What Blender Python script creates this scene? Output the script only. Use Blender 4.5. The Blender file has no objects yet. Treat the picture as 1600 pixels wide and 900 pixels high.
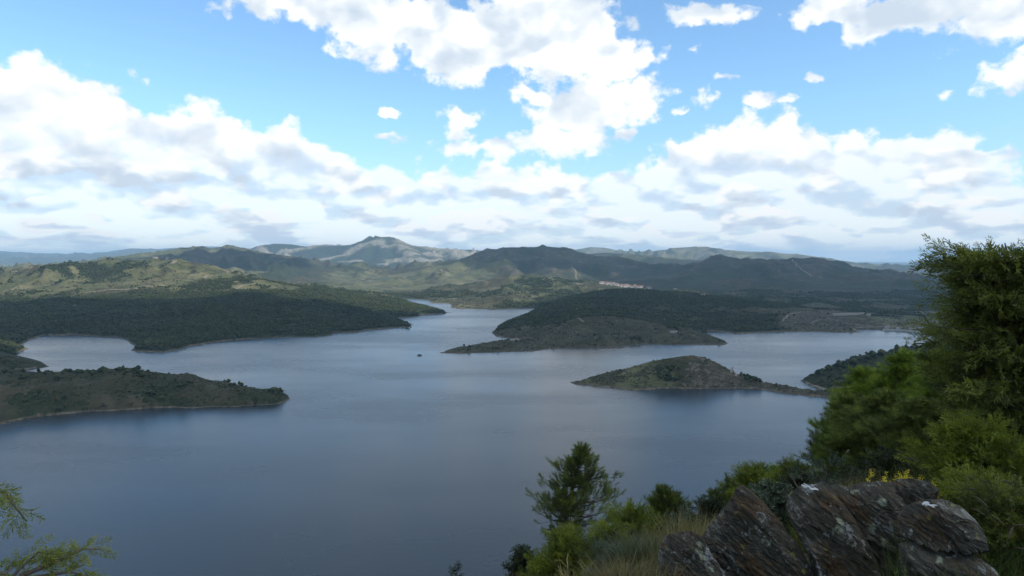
import bpy, math, random
import numpy as np
from mathutils import Vector, Matrix

rng = np.random.default_rng(7)
R = random.Random(7)
sc = bpy.context.scene
COL = sc.collection

# ---------------------------------------------------------------- camera
EYE = 200.0                      # eye height over the water, metres
FPX = 1100.0                     # focal length in photo pixels (1600 wide)
PITCH = math.atan(45.0 / FPX)
cam_d = bpy.data.cameras.new("camera")
cam_d.sensor_width = 36.0
cam_d.lens = 36.0 * FPX / 1600.0
cam_d.clip_start = 0.1
cam_d.clip_end = 150000.0
cam = bpy.data.objects.new("camera", cam_d)
cam.location = (0, 0, EYE)
cam.rotation_euler = (math.radians(90) - PITCH, 0, 0)
COL.objects.link(cam)
sc.camera = cam

def ray(px, py):
    x = (px - 800.0) / FPX
    y = (450.0 - py) / FPX
    cp, sp = math.cos(PITCH), math.sin(PITCH)
    return np.array([x, cp + y * sp, -sp + y * cp])

def P(px, py, r):
    """world point on the sight line of a photo pixel at forward distance r"""
    d = ray(px, py)
    return d * (r / d[1]) + np.array([0, 0, EYE])

def W(px, py, z=0.0):
    """world point where the sight line meets height z"""
    d = ray(px, py)
    return d * ((z - EYE) / d[2]) + np.array([0, 0, EYE])

# ---------------------------------------------------------------- render settings
sc.render.engine = 'CYCLES'
sc.view_settings.view_transform = 'Standard'
sc.view_settings.look = 'None'
sc.view_settings.gamma = 1.0
sc.view_settings.exposure = 0.0
sc.view_settings.use_curve_mapping = False
cy = sc.cycles
cy.use_denoising = True
try:
    cy.denoiser = 'OPENIMAGEDENOISE'
    cy.denoising_input_passes = 'RGB_ALBEDO_NORMAL'
except Exception:
    pass
cy.max_bounces = 6
cy.diffuse_bounces = 4
cy.glossy_bounces = 3
cy.transparent_max_bounces = 16
cy.volume_bounces = 1
cy.sample_clamp_indirect = 8.0
cy.use_fast_gi = False

SUN_AZ = math.radians(119.0)     # compass-like: clockwise from +Y (view direction)
SUN_EL = math.radians(44.0)

# ---------------------------------------------------------------- node helper
class G:
    def __init__(s, nt): s.nt = nt
    def node(s, t, **kw):
        n = s.nt.nodes.new(t)
        for k, v in kw.items(): setattr(n, k, v)
        return n
    def set(s, sock, v):
        if isinstance(v, S): s.nt.links.new(v.o, sock)
        elif isinstance(v, bpy.types.NodeSocket): s.nt.links.new(v, sock)
        elif v is not None: sock.default_value = v
    def m(s, op, a, b=None, c=None, clamp=False):
        n = s.node('ShaderNodeMath', operation=op, use_clamp=clamp)
        for i, v in enumerate((a, b, c)):
            if v is not None: s.set(n.inputs[i], v)
        return S(s, n.outputs[0])
    def vec(s, x, y, z=0.0):
        n = s.node('ShaderNodeCombineXYZ')
        for i, v in enumerate((x, y, z)): s.set(n.inputs[i], v)
        return S(s, n.outputs[0])
    def vm(s, op, a, b=None):
        n = s.node('ShaderNodeVectorMath', operation=op)
        s.set(n.inputs[0], a)
        if b is not None:
            if op == 'SCALE': s.set(n.inputs['Scale'], b)
            else: s.set(n.inputs[1], b)
        return S(s, n.outputs['Value'] if op in ('LENGTH', 'DISTANCE', 'DOT_PRODUCT') else n.outputs[0])
    def sep(s, v):
        n = s.node('ShaderNodeSeparateXYZ'); s.set(n.inputs[0], v)
        return [S(s, o) for o in n.outputs]
    def noise(s, v, scale=1.0, detail=4.0, rough=0.55, dist=0.0, col=False, lac=2.0, dim='3D'):
        n = s.node('ShaderNodeTexNoise', noise_dimensions=dim)
        s.set(n.inputs['Vector'], v); s.set(n.inputs['Scale'], scale)
        n.inputs['Detail'].default_value = detail; n.inputs['Roughness'].default_value = rough
        n.inputs['Distortion'].default_value = dist; n.inputs['Lacunarity'].default_value = lac
        return S(s, n.outputs['Color' if col else 'Fac'])
    def voro(s, v, scale=1.0, feature='F1', smooth=0.5, out='Distance', detail=0.0, rough=0.5, rand=1.0, dist='EUCLIDEAN', dim='3D'):
        n = s.node('ShaderNodeTexVoronoi', feature=feature, distance=dist, voronoi_dimensions=dim)
        s.set(n.inputs['Vector'], v); s.set(n.inputs['Scale'], scale)
        n.inputs['Randomness'].default_value = rand
        if 'Detail' in n.inputs: n.inputs['Detail'].default_value = detail; n.inputs['Roughness'].default_value = rough
        if feature == 'SMOOTH_F1': n.inputs['Smoothness'].default_value = smooth
        return S(s, n.outputs[out])
    def ss(s, x, lo, hi, a=0.0, b=1.0, t='SMOOTHSTEP'):
        n = s.node('ShaderNodeMapRange', interpolation_type=t)
        s.set(n.inputs['Value'], x)
        for k, v in zip(('From Min', 'From Max', 'To Min', 'To Max'), (lo, hi, a, b)): s.set(n.inputs[k], v)
        return S(s, n.outputs['Result'])
    def mix(s, f, a, b, mode='MIX'):
        n = s.node('ShaderNodeMix', data_type='RGBA', blend_type=mode)
        s.set(n.inputs[0], f)
        for i, v in ((6, a), (7, b)):
            if isinstance(v, (tuple, list)): v = (*v[:3], 1.0)
            s.set(n.inputs[i], v)
        return S(s, n.outputs[2])
    def ramp(s, x, stops, interp='LINEAR'):
        n = s.node('ShaderNodeValToRGB'); n.color_ramp.interpolation = interp
        e = n.color_ramp.elements
        while len(e) > 1: e.remove(e[-1])
        e[0].position = stops[0][0]; e[0].color = (*stops[0][1], 1)
        for p_, c in stops[1:]:
            k = e.new(p_); k.color = (*c, 1)
        s.set(n.inputs[0], x)
        return S(s, n.outputs[0])
    def curve(s, x, pts):
        n = s.node('ShaderNodeFloatCurve')
        c = n.mapping.curves[0]; n.mapping.use_clip = False
        c.points[0].location = pts[0]; c.points[1].location = pts[-1]
        for p_ in pts[1:-1]: c.points.new(*p_)
        n.mapping.update()
        s.set(n.inputs['Value'], x)
        return S(s, n.outputs[0])
    def bump(s, h, strength=0.5, dist=0.1, normal=None):
        n = s.node('ShaderNodeBump'); s.set(n.inputs['Height'], h)
        s.set(n.inputs['Strength'], strength); s.set(n.inputs['Distance'], dist)
        if normal is not None: s.set(n.inputs['Normal'], normal)
        return S(s, n.outputs[0])

class S:
    def __init__(s, g, o): s.g, s.o = g, o
    def __add__(s, b): return s.g.m('ADD', s, b)
    __radd__ = __add__
    def __mul__(s, b): return s.g.m('MULTIPLY', s, b)
    __rmul__ = __mul__
    def __sub__(s, b): return s.g.m('SUBTRACT', s, b)
    def __rsub__(s, b): return s.g.m('SUBTRACT', b, s)
    def __truediv__(s, b): return s.g.m('DIVIDE', s, b)
    def max(s, b): return s.g.m('MAXIMUM', s, b)
    def min(s, b): return s.g.m('MINIMUM', s, b)
    def clamp(s): return s.g.m('ADD', s, 0.0, clamp=True)

# ---------------------------------------------------------------- world: sky with cloud banks
world = bpy.data.worlds.new("World")
sc.world = world
world.use_nodes = True
nt = world.node_tree
nt.nodes.clear()
g = G(nt)
wout = g.node('ShaderNodeOutputWorld')
bg = g.node('ShaderNodeBackground')
bg.inputs['Strength'].default_value = 0.15
g.nt.links.new(bg.outputs[0], wout.inputs['Surface'])
sky = g.node('ShaderNodeTexSky', sky_type='NISHITA')
sky.sun_disc = False
sky.sun_elevation = SUN_EL
sky.sun_rotation = SUN_AZ
sky.altitude = 1000.0
sky.air_density = 1.0
sky.dust_density = 0.6
sky.ozone_density = 1.6
tc = g.node('ShaderNodeTexCoord')
dx, dy, dz = g.sep(tc.outputs['Generated'])
hyp = g.m('SQRT', dx * dx + dy * dy).max(0.02)
X = g.m('ARCTAN2', dx, dy) * 11.0
Y = (dz / hyp) * 11.0
def sk(px, py):
    d = ray(px, py); return math.atan2(d[0], d[1]) * 11.0, d[2] / math.hypot(d[0], d[1]) * 11.0

# rows of cloud get thinner and closer towards the horizon
wx, wy, wz = g.sep(g.noise(g.vec(X * 0.9 + 3.1, Y * 1.1), 1.0, 4, 0.6, col=True, dim='2D'))
wX, wY = (wx - 0.5), (wy - 0.5)
top_pts = [(0, 80), (60, 78), (130, 100), (180, 128), (215, 165), (300, 148), (350, 168), (400, 180), (450, 192), (520, 212), (560, 238), (680, 262),
           (760, 250), (870, 240), (940, 268), (1000, 256), (1035, 205), (1100, 190), (1185, 162), (1240, 178), (1275, 208), (1330, 195), (1400, 182),
           (1470, 190), (1540, 176), (1566, 195), (1545, 240), (1600, 266)]
cp_ = []
for a_, b_ in top_pts:
    u_, v_ = sk(a_, b_); cp_.append(((u_ + 35) / 70.0, v_ / 5.0))
# beyond the frame the bank goes on at the same heights
out = [(-34, .55), (-28, .42), (-22, .6), (-16, .5), (-12, .62), (-9, .6)]
out2 = [(9.5, .3), (13, .5), (18, .42), (24, .6), (30, .45), (34, .55)]
cp_ = [((x_ + 35) / 70.0, y_) for x_, y_ in out] + cp_ + [((x_ + 35) / 70.0, y_) for x_, y_ in out2]
blobs = [(500, -5, 190, 50), (620, 40, 150, 66), (720, 70, 140, 74), (850, 50, 150, 90), (940, 100, 90, 50), (1005, 132, 56, 28), (920, 165, 120, 56), (870, 215, 100, 36),
         (980, 160, 60, 45), (985, 205, 28, 16), (900, 215, 60, 26), (710, 190, 38, 30), (750, 228, 90, 28), (610, 210, 50, 10), (845, 150, 60, 22),
         (1330, 10, 110, 40), (1460, 10, 160, 50), (1590, 5, 120, 60), (1590, 112, 46, 30), (1600, 82, 18, 16),
         (1100, 152, 24, 16), (1168, 155, 30, 11), (1260, 130, 16, 10), (1130, 122, 24, 8), (1075, 90, 14, 12), (1110, 25, 75, 20),
         (1490, 143, 16, 12), (1235, 158, 40, 12), (1062, 172, 14, 8), (600, 178, 26, 8), (215, 130, 20, 8), (1690, 100, 80, 40)]

def cloud_field(dX, dY):
    """density of cloud at the sky point shifted by (dX, dY)"""
    x = X + wX * 0.75 + dX
    y = Y + wY * 0.62 + dY
    t = g.curve((x + 35.0) / 70.0, cp_) * 5.0
    bank = (t - y) * 1.5
    acc = bank
    for (a_, b_, ra, rb) in blobs:
        u_, v_ = sk(a_, b_)
        e = g.vm('LENGTH', g.vec((x - u_) * (100.0 / ra), (y - v_) * (100.0 / rb), 0.0))
        acc = acc.max((1.0 - e) * (0.42 + 0.5 * min(ra, rb) / 60.0))
    # the sky above and behind the frame is broken cloud too
    hi = g.noise(g.vec(dx * 3.0, dy * 3.0, dz * 5.0), 1.0, 3, 0.5) - 0.47
    hi = hi * 3.2
    w = g.ss(Y, 4.4, 5.6)
    acc = acc + (hi - acc) * w
    p1 = g.vec((X + dX) * 1.0, (Y + dY) * 1.15, 0.0)
    n1 = g.noise(p1, 2.2, 7, 0.62, dim='2D') - 0.5
    v1 = 0.5 - g.voro(g.vec(X + dX + wX * 0.35, (Y + dY) * 1.1 + wY * 0.35), 1.9, 'SMOOTH_F1', 0.3, detail=2.0, rough=0.5, dim='2D')
    return bank, acc, acc + n1 * 1.0 + v1 * 0.40

bank0, acc0, D0 = cloud_field(0.0, 0.0)
Yc = Y.max(-0.2)
def hump(ddx, ddy):
    u = X + ddx + wX * 0.45; v = Yc + ddy + wY * 0.45
    a_ = g.noise(g.vec(u + 5.0, v * 1.35), 0.72, 5, 0.50, dim='2D')
    b_ = 0.5 - g.voro(g.vec(u + 7.0, v * 1.2), 1.35, 'SMOOTH_F1', 0.4, detail=2.0, rough=0.45, dim='2D')
    return a_ * 1.0 + b_ * 0.62
def rows(ddx, ddy):
    yy = g.m('LOGARITHM', Yc + ddy + 0.6, 2.718) * 3.0
    u = X + ddx + wX * .5
    return g.noise(g.vec(u * 0.85 + 9.0, yy + wY * 0.4), 0.85, 5, 0.50, dim='2D') + (0.5 - g.voro(g.vec(u * 1.0 + 2.0, yy * 1.1 + wY * .4), 1.3, 'SMOOTH_F1', 0.3, detail=2.0, rough=0.5, dim='2D')) * 0.5
rel = hump(0, 0) - hump(0.12, 0.34)
rel2 = rows(0, 0) - rows(0.06, 0.16)
low = g.ss(Y, 2.1, 0.8)
relief = rel * (1.0 - low * 0.65) + rel2 * low * 2.1
base_dark = g.ss(acc0, 0.5, 1.7) * (1.0 - low * 0.3)     # the underside of a thick bank is grey
big = g.noise(g.vec(X * 0.55 + 1.7, Yc * 1.0 + 2.2), 1.0, 3, 0.5, dim='2D')
base_dark = base_dark * g.ss(big, 0.36, 0.62)
grey = None
for (a_, b_, ra, rb) in [(120, 215, 260, 48), (420, 250, 120, 40), (690, 55, 170, 42), (860, 20, 90, 40), (1200, 262, 170, 34), (1420, 262, 130, 22), (1480, 8, 190, 30), (330, 300, 200, 16), (760, 318, 300, 13), (1150, 322, 260, 13), (1450, 318, 200, 12), (120, 300, 160, 14)]:
    u_, v_ = sk(a_, b_)
    e = 1.0 - g.vm('LENGTH', g.vec((X + wX * 1.3 - u_) * (100.0 / ra), (Y + wY * 0.8 - v_) * (100.0 / rb), 0.0))
    grey = e if grey is None else grey.max(e)
grey = g.ss(grey, -0.25, 0.55)
u_, v_ = sk(1510, 0)
top_grey = 1.0 - g.vm('LENGTH', g.vec((X + wX * 0.9 - u_) * (1 / 1.9), (Y + wY * 0.6 - v_) * (1 / 0.42), 0.0))
lit = (0.86 + relief * 1.35 - base_dark * 0.16 - grey * 0.27 + g.ss(bank0, -0.3, 0.2) * g.ss(bank0, 1.5, 0.5) * 0.20 - g.ss(top_grey, -0.1, 0.6) * 0.30).clamp()
cloud_c = g.ramp(lit, [(0.0, (4.5, 5.2, 6.0)), (0.35, (5.3, 5.9, 6.5)), (0.62, (6.3, 6.7, 7.0)), (0.88, (7.6, 7.7, 7.6))])
alpha = g.ss(D0, -0.04, 0.27)
sky_c = g.mix(1.0, sky.outputs[0], g.mix(g.ss(Y, 2.6, 0.3), (1.22, 1.50, 1.56), (1.15, 1.24, 1.38)), 'MULTIPLY')
thin = g.ss(rows(0.3, 0.1), 0.38, 0.52)
alpha = alpha * (1.0 - low * (1.0 - thin) * 0.25)
fin = g.mix(alpha.clamp(), sky_c, cloud_c)
fin = g.mix(g.ss(Y, -0.02, -0.15), fin, (3.6, 4.2, 4.8))
g.set(bg.inputs['Color'], fin)
world.cycles.sampling_method = 'MANUAL'
world.cycles.sample_map_resolution = 512

# ---------------------------------------------------------------- sun
sun_d = bpy.data.lights.new("sun", 'SUN')
sun_d.energy = 4.6
sun_d.angle = math.radians(0.53)
sun_d.color = (1.0, 0.95, 0.87)
sun = bpy.data.objects.new("sun", sun_d)
sdir = Vector((math.sin(SUN_AZ) * math.cos(SUN_EL), math.cos(SUN_AZ) * math.cos(SUN_EL), math.sin(SUN_EL)))
sun.rotation_euler = sdir.to_track_quat('Z', 'Y').to_euler()
sun.location = (0, 0, 500)
COL.objects.link(sun)

# ================================================================ terrain
def hash2(ix, iy, seed):
    h = (ix.astype(np.int64) * 374761393 + iy.astype(np.int64) * 668265263 + seed * 1442695041) & 0xFFFFFFFF
    h = ((h ^ (h >> 13)) * 1274126177) & 0xFFFFFFFF
    h = h ^ (h >> 16)
    return h
def pnoise(x, y, seed=0):
    """2-D gradient noise, about -0.7..0.7"""
    xi = np.floor(x); yi = np.floor(y)
    xf = x - xi; yf = y - yi
    u = xf * xf * xf * (xf * (xf * 6 - 15) + 10); v = yf * yf * yf * (yf * (yf * 6 - 15) + 10)
    def gr(a, b):
        t = hash2(xi + a, yi + b, seed) * (2 * math.pi / 4294967296.0)
        return np.cos(t) * (xf - a) + np.sin(t) * (yf - b)
    n00, n10, n01, n11 = gr(0, 0), gr(1, 0), gr(0, 1), gr(1, 1)
    return (n00 * (1 - u) + n10 * u) * (1 - v) + (n01 * (1 - u) + n11 * u) * v
def fbm(x, y, octv=5, rough=0.5, seed=0):
    t = 0; a = 1.0; s_ = 0
    for k in range(octv):
        t = t + a * pnoise(x, y, seed + k); s_ += a
        x = x * 2.03 + 17.1; y = y * 2.03 - 9.7; a *= rough
    return t / s_ * 1.5
def ridged(x, y, octv=5, rough=0.5, seed=0):
    t = 0; a = 1.0; s_ = 0; w = 1.0
    for k in range(octv):
        n = 1.0 - np.abs(pnoise(x, y, seed + k)) * 2.2
        n = np.clip(n, 0, 1) ** 2 * w
        t = t + a * n; s_ += a; w = np.clip(n * 1.6, 0.15, 1)
        x = x * 2.07 + 5.1; y = y * 2.07 + 3.7; a *= rough
    return t / s_

pxs = np.concatenate([np.arange(-1100, -60, 20), np.arange(-60, 1660, 2.0), np.arange(1660, 2700, 20)])
AZ = np.arctan2((pxs - 800.0) / FPX, ray(800, 405)[1])
def rsteps():
    r_ = [560.0]
    while r_[-1] < 46000:
        r = r_[-1]
        k = 0.0042 if r < 1400 else 0.0050 if r < 4200 else 0.0062 if r < 9000 else 0.0072 if r < 16000 else 0.014
        r_.append(r * (1 + k))
    return np.array(r_)
RR = rsteps()
NA, NR = len(AZ), len(RR)
LR = np.log(RR)
def grid_ij(x, y):
    a_ = np.arctan2(x, y); r_ = np.hypot(x, y)
    return np.interp(a_, AZ, np.arange(NA)), np.interp(np.log(r_), LR, np.arange(NR))
GA, GR = np.meshgrid(AZ, RR)           # rows = range, cols = azimuth
GX = GR * np.sin(GA); GY = GR * np.cos(GA)

# shoreline as seen from the viewpoint, every point lies on the water plane
shore = [(-1100, 1200), (-1100, 760), (-500, 712), (-200, 684), (0, 664), (30, 658), (60, 652), (105, 647), (150, 643), (200, 641), (250, 638), (300, 638), (330, 636), (370, 635), (400, 633),
  (425, 633), (440, 630), (453, 623), (450, 618), (440, 613), (400, 607), (345, 598), (300, 593), (250, 590), (200, 590), (150, 590), (100, 589), (76, 588), (0, 588), (-60, 586),
  (-60, 582), (0, 579), (40, 577), (76, 572), (66, 566), (27, 559), (18, 556), (32, 549), (46, 545), (28, 541), (50, 531), (71, 524), (114, 523), (153, 526), (180, 527), (196, 530), (199, 534), (213, 541),
  (204, 548), (225, 550), (249, 552), (265, 550), (281, 546), (300, 541), (334, 535), (365, 532), (400, 529), (430, 527.5), (457, 527), (490, 526.5), (518, 525), (521, 520), (540, 520), (561, 520), (571, 516), (600, 514),
  (643, 511), (645, 506), (633, 504), (617, 497), (654, 495), (657, 492), (706, 489), (694, 487), (665, 480), (652, 477), (650, 473), (625, 470), (630, 466.5), (668, 469), (674, 474),
  (702, 475), (706, 478), (703, 481), (720, 483), (741, 483.5), (783, 484), (810, 482.5), (847, 481), (847, 485), (831, 491), (810, 499), (795, 504), (780, 510), (767, 520), (775, 526), (791, 528), (807, 531),
  (770, 537), (740, 542), (710, 547), (685, 552), (730, 552), (783, 550), (831, 549.5), (850, 546), (877, 544.5), (917, 545), (970, 543.5), (990, 540), (1007, 537), (1060, 539), (1095, 539), (1127, 540), (1138, 537),
  (1131, 531), (1118, 527), (1105, 523), (1107, 517.5), (1127, 518), (1150, 522), (1200, 520), (1233, 518), (1283, 518.5), (1320, 520), (1347, 519), (1333, 515.5), (1345, 514.5), (1373, 516), (1400, 517), (1427, 520), (1450, 523),
  (1520, 532), (1600, 541), (1900, 556), (1900, 580), (1500, 577), (1400, 579), (1347, 583), (1300, 588), (1262, 592), (1250, 595), (1260, 600), (1273, 606.5), (1290, 610),
  (1275, 612), (1250, 608), (1220, 602), (1190, 598), (1160, 594), (1120, 589), (1067, 585), (1020, 587), (960, 590), (920, 593), (890, 597), (900, 601), (940, 606), (975, 609), (1000, 611), (1033, 607.5),
  (1070, 607), (1100, 607.5), (1135, 608), (1160, 607), (1180, 607), (1205, 611), (1233, 616), (1280, 621), (1327, 627), (1400, 634), (1600, 650), (2700, 760), (2700, 1200)]
poly = np.array([W(a_, b_)[:2] for a_, b_ in shore])

def inside(px_, py_, poly):
    c = np.zeros(px_.shape, bool)
    n = len(poly)
    for i in range(n):
        x1, y1 = poly[i]; x2, y2 = poly[(i + 1) % n]
        if y1 == y2: continue
        m = (y1 > py_) != (y2 > py_)
        c ^= m & (px_ < (x2 - x1) * (py_ - y1) / (y2 - y1) + x1)
    return c
wr = fbm(GX / 60.0, GY / 60.0, 4, 0.6, 3)
wr2 = fbm(GX / 18.0, GY / 18.0, 3, 0.6, 5)
dr_ = (wr * 1.6 + wr2 * 0.8) * (GR * GR / 220000.0)          # about one photo pixel in range
da_ = fbm(GX / 70.0 + 9, GY / 70.0, 4, 0.6, 8) * 2.4 / 1100.0
lake = inside((GR + dr_) * np.sin(GA + da_), (GR + dr_) * np.cos(GA + da_), poly)
# the islet
ix_, iy_, _ = W(655.5, 555.5)
lake &= ~(np.hypot((GX - ix_) / 6.0, (GY - iy_) / 10.0) < 1.0 + wr2 * 0.6)

fixed = np.zeros((NR, NA), bool); val = np.zeros((NR, NA))
crestm = np.zeros((NR, NA), bool)
def line(pts, crest=True):
    """pts: (px, py, r): on the sight line at range r;  ('z', px, r, z): height given"""
    q = []
    for p_ in pts:
        if p_[0] == 'z':
            d = ray(p_[1], 405); d = d / d[1]
            q.append((d[0] * p_[2], d[1] * p_[2], p_[3]))
        else: q.append(tuple(P(*p_)))
    q = np.array(q)
    fi, fj = grid_ij(q[:, 0], q[:, 1])
    for k in range(len(q) - 1):
        n = int(max(abs(fi[k + 1] - fi[k]), abs(fj[k + 1] - fj[k])) * 2.5) + 2
        t = np.linspace(0, 1, n)
        # angular interpolation keeps a crest on its image line
        i_ = np.rint(fi[k] + (fi[k + 1] - fi[k]) * t).astype(int); j_ = np.rint(fj[k] + (fj[k + 1] - fj[k]) * t).astype(int)
        # height relative to range interpolated as slope
        s0 = (q[k, 2] - EYE) / math.hypot(*q[k, :2]); s1 = (q[k + 1, 2] - EYE) / math.hypot(*q[k + 1, :2])
        zz = EYE + (s0 + (s1 - s0) * t) * RR[np.clip(j_, 0, NR - 1)]
        ok = (i_ >= 0) & (i_ < NA) & (j_ >= 0) & (j_ < NR)
        val[j_[ok], i_[ok]] = zz[ok]; fixed[j_[ok], i_[ok]] = True
        if crest: crestm[j_[ok], i_[ok]] = True

Z = 'z'
# --- left spit
line([(-1100, 590, 900), (-400, 580, 930), (0, 580, 985), (60, 579, 1000), (150, 582, 1010), (200, 586, 1010), (250, 590, 1005), (300, 598, 1000), (345, 604, 995), (370, 609, 985), (400, 613, 975), (435, 616, 960)])
# --- small headland behind it on the left
line([(-800, 520, 1500), (-200, 530, 1420), (0, 551, 1330), (30, 561, 1300), (60, 570, 1290)])
line([(-300, 520, 1700), (-60, 528, 1700), (0, 537, 1600), (20, 542, 1560)])
# --- left land: low shoulders, then the sunny hill with the mast
line([(-900, 500, 2100), (-300, 490, 2100), (0, 487, 2200), (60, 485, 2200), (120, 480, 2300), (180, 476, 2350), (240, 473, 2350), (300, 471, 2300), (360, 462, 2350), (420, 457, 2450), (450, 454, 2520)])
line([(240, 536, 1660), (262, 525, 1750), (300, 508, 1850), (345, 493, 1980), (400, 480, 2150), (430, 468, 2300)])
line([(-60, 516, 1850), (20, 508, 1900), (80, 503, 1950), (130, 508, 1900)])
line([(-900, 470, 2600), (-200, 462, 2600), (0, 458, 2650), (60, 450, 2700), (140, 446, 2750), (220, 440, 2800), (300, 442, 2780), (360, 440, 2750), (400, 436, 2800)])
line([(-1100, 428, 3600), (-200, 424, 3500), (0, 424, 3500), (50, 419, 3500), (100, 413, 3450), (150, 408, 3400), (190, 404, 3380), (247, 401, 3350), (290, 407, 3300), (330, 416, 3250), (370, 425, 3150), (400, 432, 3050), (430, 440, 2980), (470, 448, 2900), (520, 456, 2850), (560, 463, 2780),
      (600, 469, 2720), (640, 476, 2680), (670, 482, 2650), (700, 487.5, 2620)])
line([(Z, -1100, 4600, 60), (Z, -100, 4600, 70), (Z, 60, 4600, 80), (Z, 200, 4600, 90), (Z, 330, 4500, 60), (Z, 430, 4200, 30), (Z, 520, 3900, 15), (Z, 600, 3700, 8)], False)
# --- flat farmland beyond, far left
line([(-1100, 418, 9000), (-100, 418, 9000), (0, 417, 9000), (80, 415, 9000), (130, 414, 8500)], False)
line([(Z, -1100, 12000, 20), (Z, 0, 12000, 20), (Z, 200, 12000, 20), (Z, 350, 14000, 30)], False)
# --- hill behind the left one
line([(120, 412, 5800), (170, 405, 6200), (210, 399, 6600), (250, 392, 7000), (300, 385, 7200), (330, 385, 7200), (356, 381, 7200), (385, 386, 7100), (430, 397, 6900), (470, 404, 6700), (520, 421, 6300), (560, 431, 5900), (600, 441, 5500)])
line([(Z, 100, 10500, 40), (Z, 250, 10500, 70), (Z, 400, 10000, 60), (Z, 520, 9000, 30), (Z, 600, 8300, 5), (Z, 680, 8000, 5)], False)
# --- rocky peak range
line([(370, 396, 13500), (405, 383, 13200), (428, 378, 13000), (455, 379, 13000), (480, 383, 12800), (520, 382, 12400), (548, 380, 12200), (566, 374, 12100), (583, 364, 12000), (596, 368, 12000), (612, 367, 12000), (628, 375, 12100), (645, 381, 12300), (670, 386, 12600), (700, 390, 12900),
      (735, 388, 13200), (752, 390, 13200), (790, 398, 13500), (850, 402, 14000)])
line([(583, 369, 12000), (572, 385, 11500), (556, 400, 10800), (545, 412, 10200)])
line([(612, 371, 12000), (632, 384, 11400), (650, 396, 10800), (668, 410, 10200)])
line([(596, 384, 11500), (600, 398, 10800), (596, 412, 10000)])
line([(470, 384, 12800), (500, 397, 11800), (530, 410, 10800)])
# --- far blue ranges on the left
line([(-1100, 392, 26000), (-500, 384, 26000), (-100, 396, 26000), (0, 391, 26000), (40, 394, 26000), (90, 396, 25500), (140, 399, 25000), (180, 391, 25000), (205, 387, 25000), (250, 389, 25000), (310, 384, 25000), (380, 386, 26000), (450, 392, 27000)])
line([(60, 409, 19000), (90, 403, 19000), (115, 401, 19000), (150, 405, 19000), (190, 407, 19000), (240, 408, 19000)])
# --- middle: green hill above the narrows
line([(700, 476, 3250), (712, 470, 3400), (735, 462, 3500), (765, 449, 3650), (790, 434, 3850), (815, 427, 4000), (838, 423, 4050), (870, 427, 4050), (900, 436, 4100), (930, 441, 4300), (950, 443, 4450), (990, 446, 4500), (1020, 451, 4300), (1060, 456, 3900)])
line([(720, 478, 3000), (760, 470, 3080), (800, 460, 3150), (850, 458, 3250), (880, 462, 3200)], False)
line([(Z, 540, 4400, 15), (Z, 640, 4300, 4), (Z, 700, 4400, 8), (Z, 780, 4900, 30), (Z, 850, 5200, 40), (Z, 930, 5300, 35), (Z, 1000, 5300, 20)], False)
# --- central mountain
line([(480, 436, 5400), (540, 438, 5600), (590, 434, 5800), (640, 424, 6000), (690, 413, 6200), (715, 406, 6300), (740, 397, 6400), (765, 387, 6450), (790, 381, 6500), (820, 380, 6500), (850, 382, 6500), (876, 385, 6500), (905, 391, 6550), (940, 397, 6600), (985, 403, 6600), (1030, 413, 6500), (1080, 424, 6300)])
line([(790, 383, 6400), (775, 400, 5900), (740, 420, 5400), (700, 440, 4900), (660, 455, 4550)])
line([(850, 384, 6400), (870, 402, 5900), (880, 420, 5500), (895, 432, 5200)])
line([(905, 392, 6500), (960, 412, 6000), (1000, 430, 5600)])
line([(560, 440, 5300), (590, 450, 4800), (620, 460, 4400)], False)
line([(Z, 700, 8600, 20), (Z, 850, 8500, 60), (Z, 1000, 8200, 60), (Z, 1100, 8000, 60)], False)
# --- behind centre right
line([(900, 396, 9000), (960, 394, 9000), (1000, 397, 8800), (1040, 402, 8600), (1075, 406, 8400), (1130, 408, 8400)])
line([(Z, 850, 10500, 90), (Z, 1050, 10500, 110), (Z, 1300, 10500, 70)], False)
line([(860, 397, 15000), (895, 389, 15000), (922, 384, 15000), (945, 387, 15000), (975, 391, 15000), (1010, 392, 14500), (1035, 388, 13500), (1060, 386, 13000), (1090, 383, 13000), (1115, 387, 12800), (1140, 389, 12500), (1170, 394, 12300), (1205, 393, 12300), (1240, 396, 12300), (1285, 402, 12500), (1330, 408, 13000)])
line([(1090, 384, 13000), (1110, 393, 12200), (1120, 400, 11500)])
line([(1170, 395, 12300), (1180, 402, 11600)])
line([(Z, 1000, 17000, 90), (Z, 1400, 16000, -20)], False)
line([(1300, 418, 19000), (1345, 417, 19000), (1370, 414, 19000), (1400, 415, 19000), (1440, 421, 18500), (1490, 431, 17500), (1560, 436, 17000), (2700, 425, 19000)])
line([(Z, -1100, 40000, 60), (Z, 2700, 40000, 60)], False)
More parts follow.
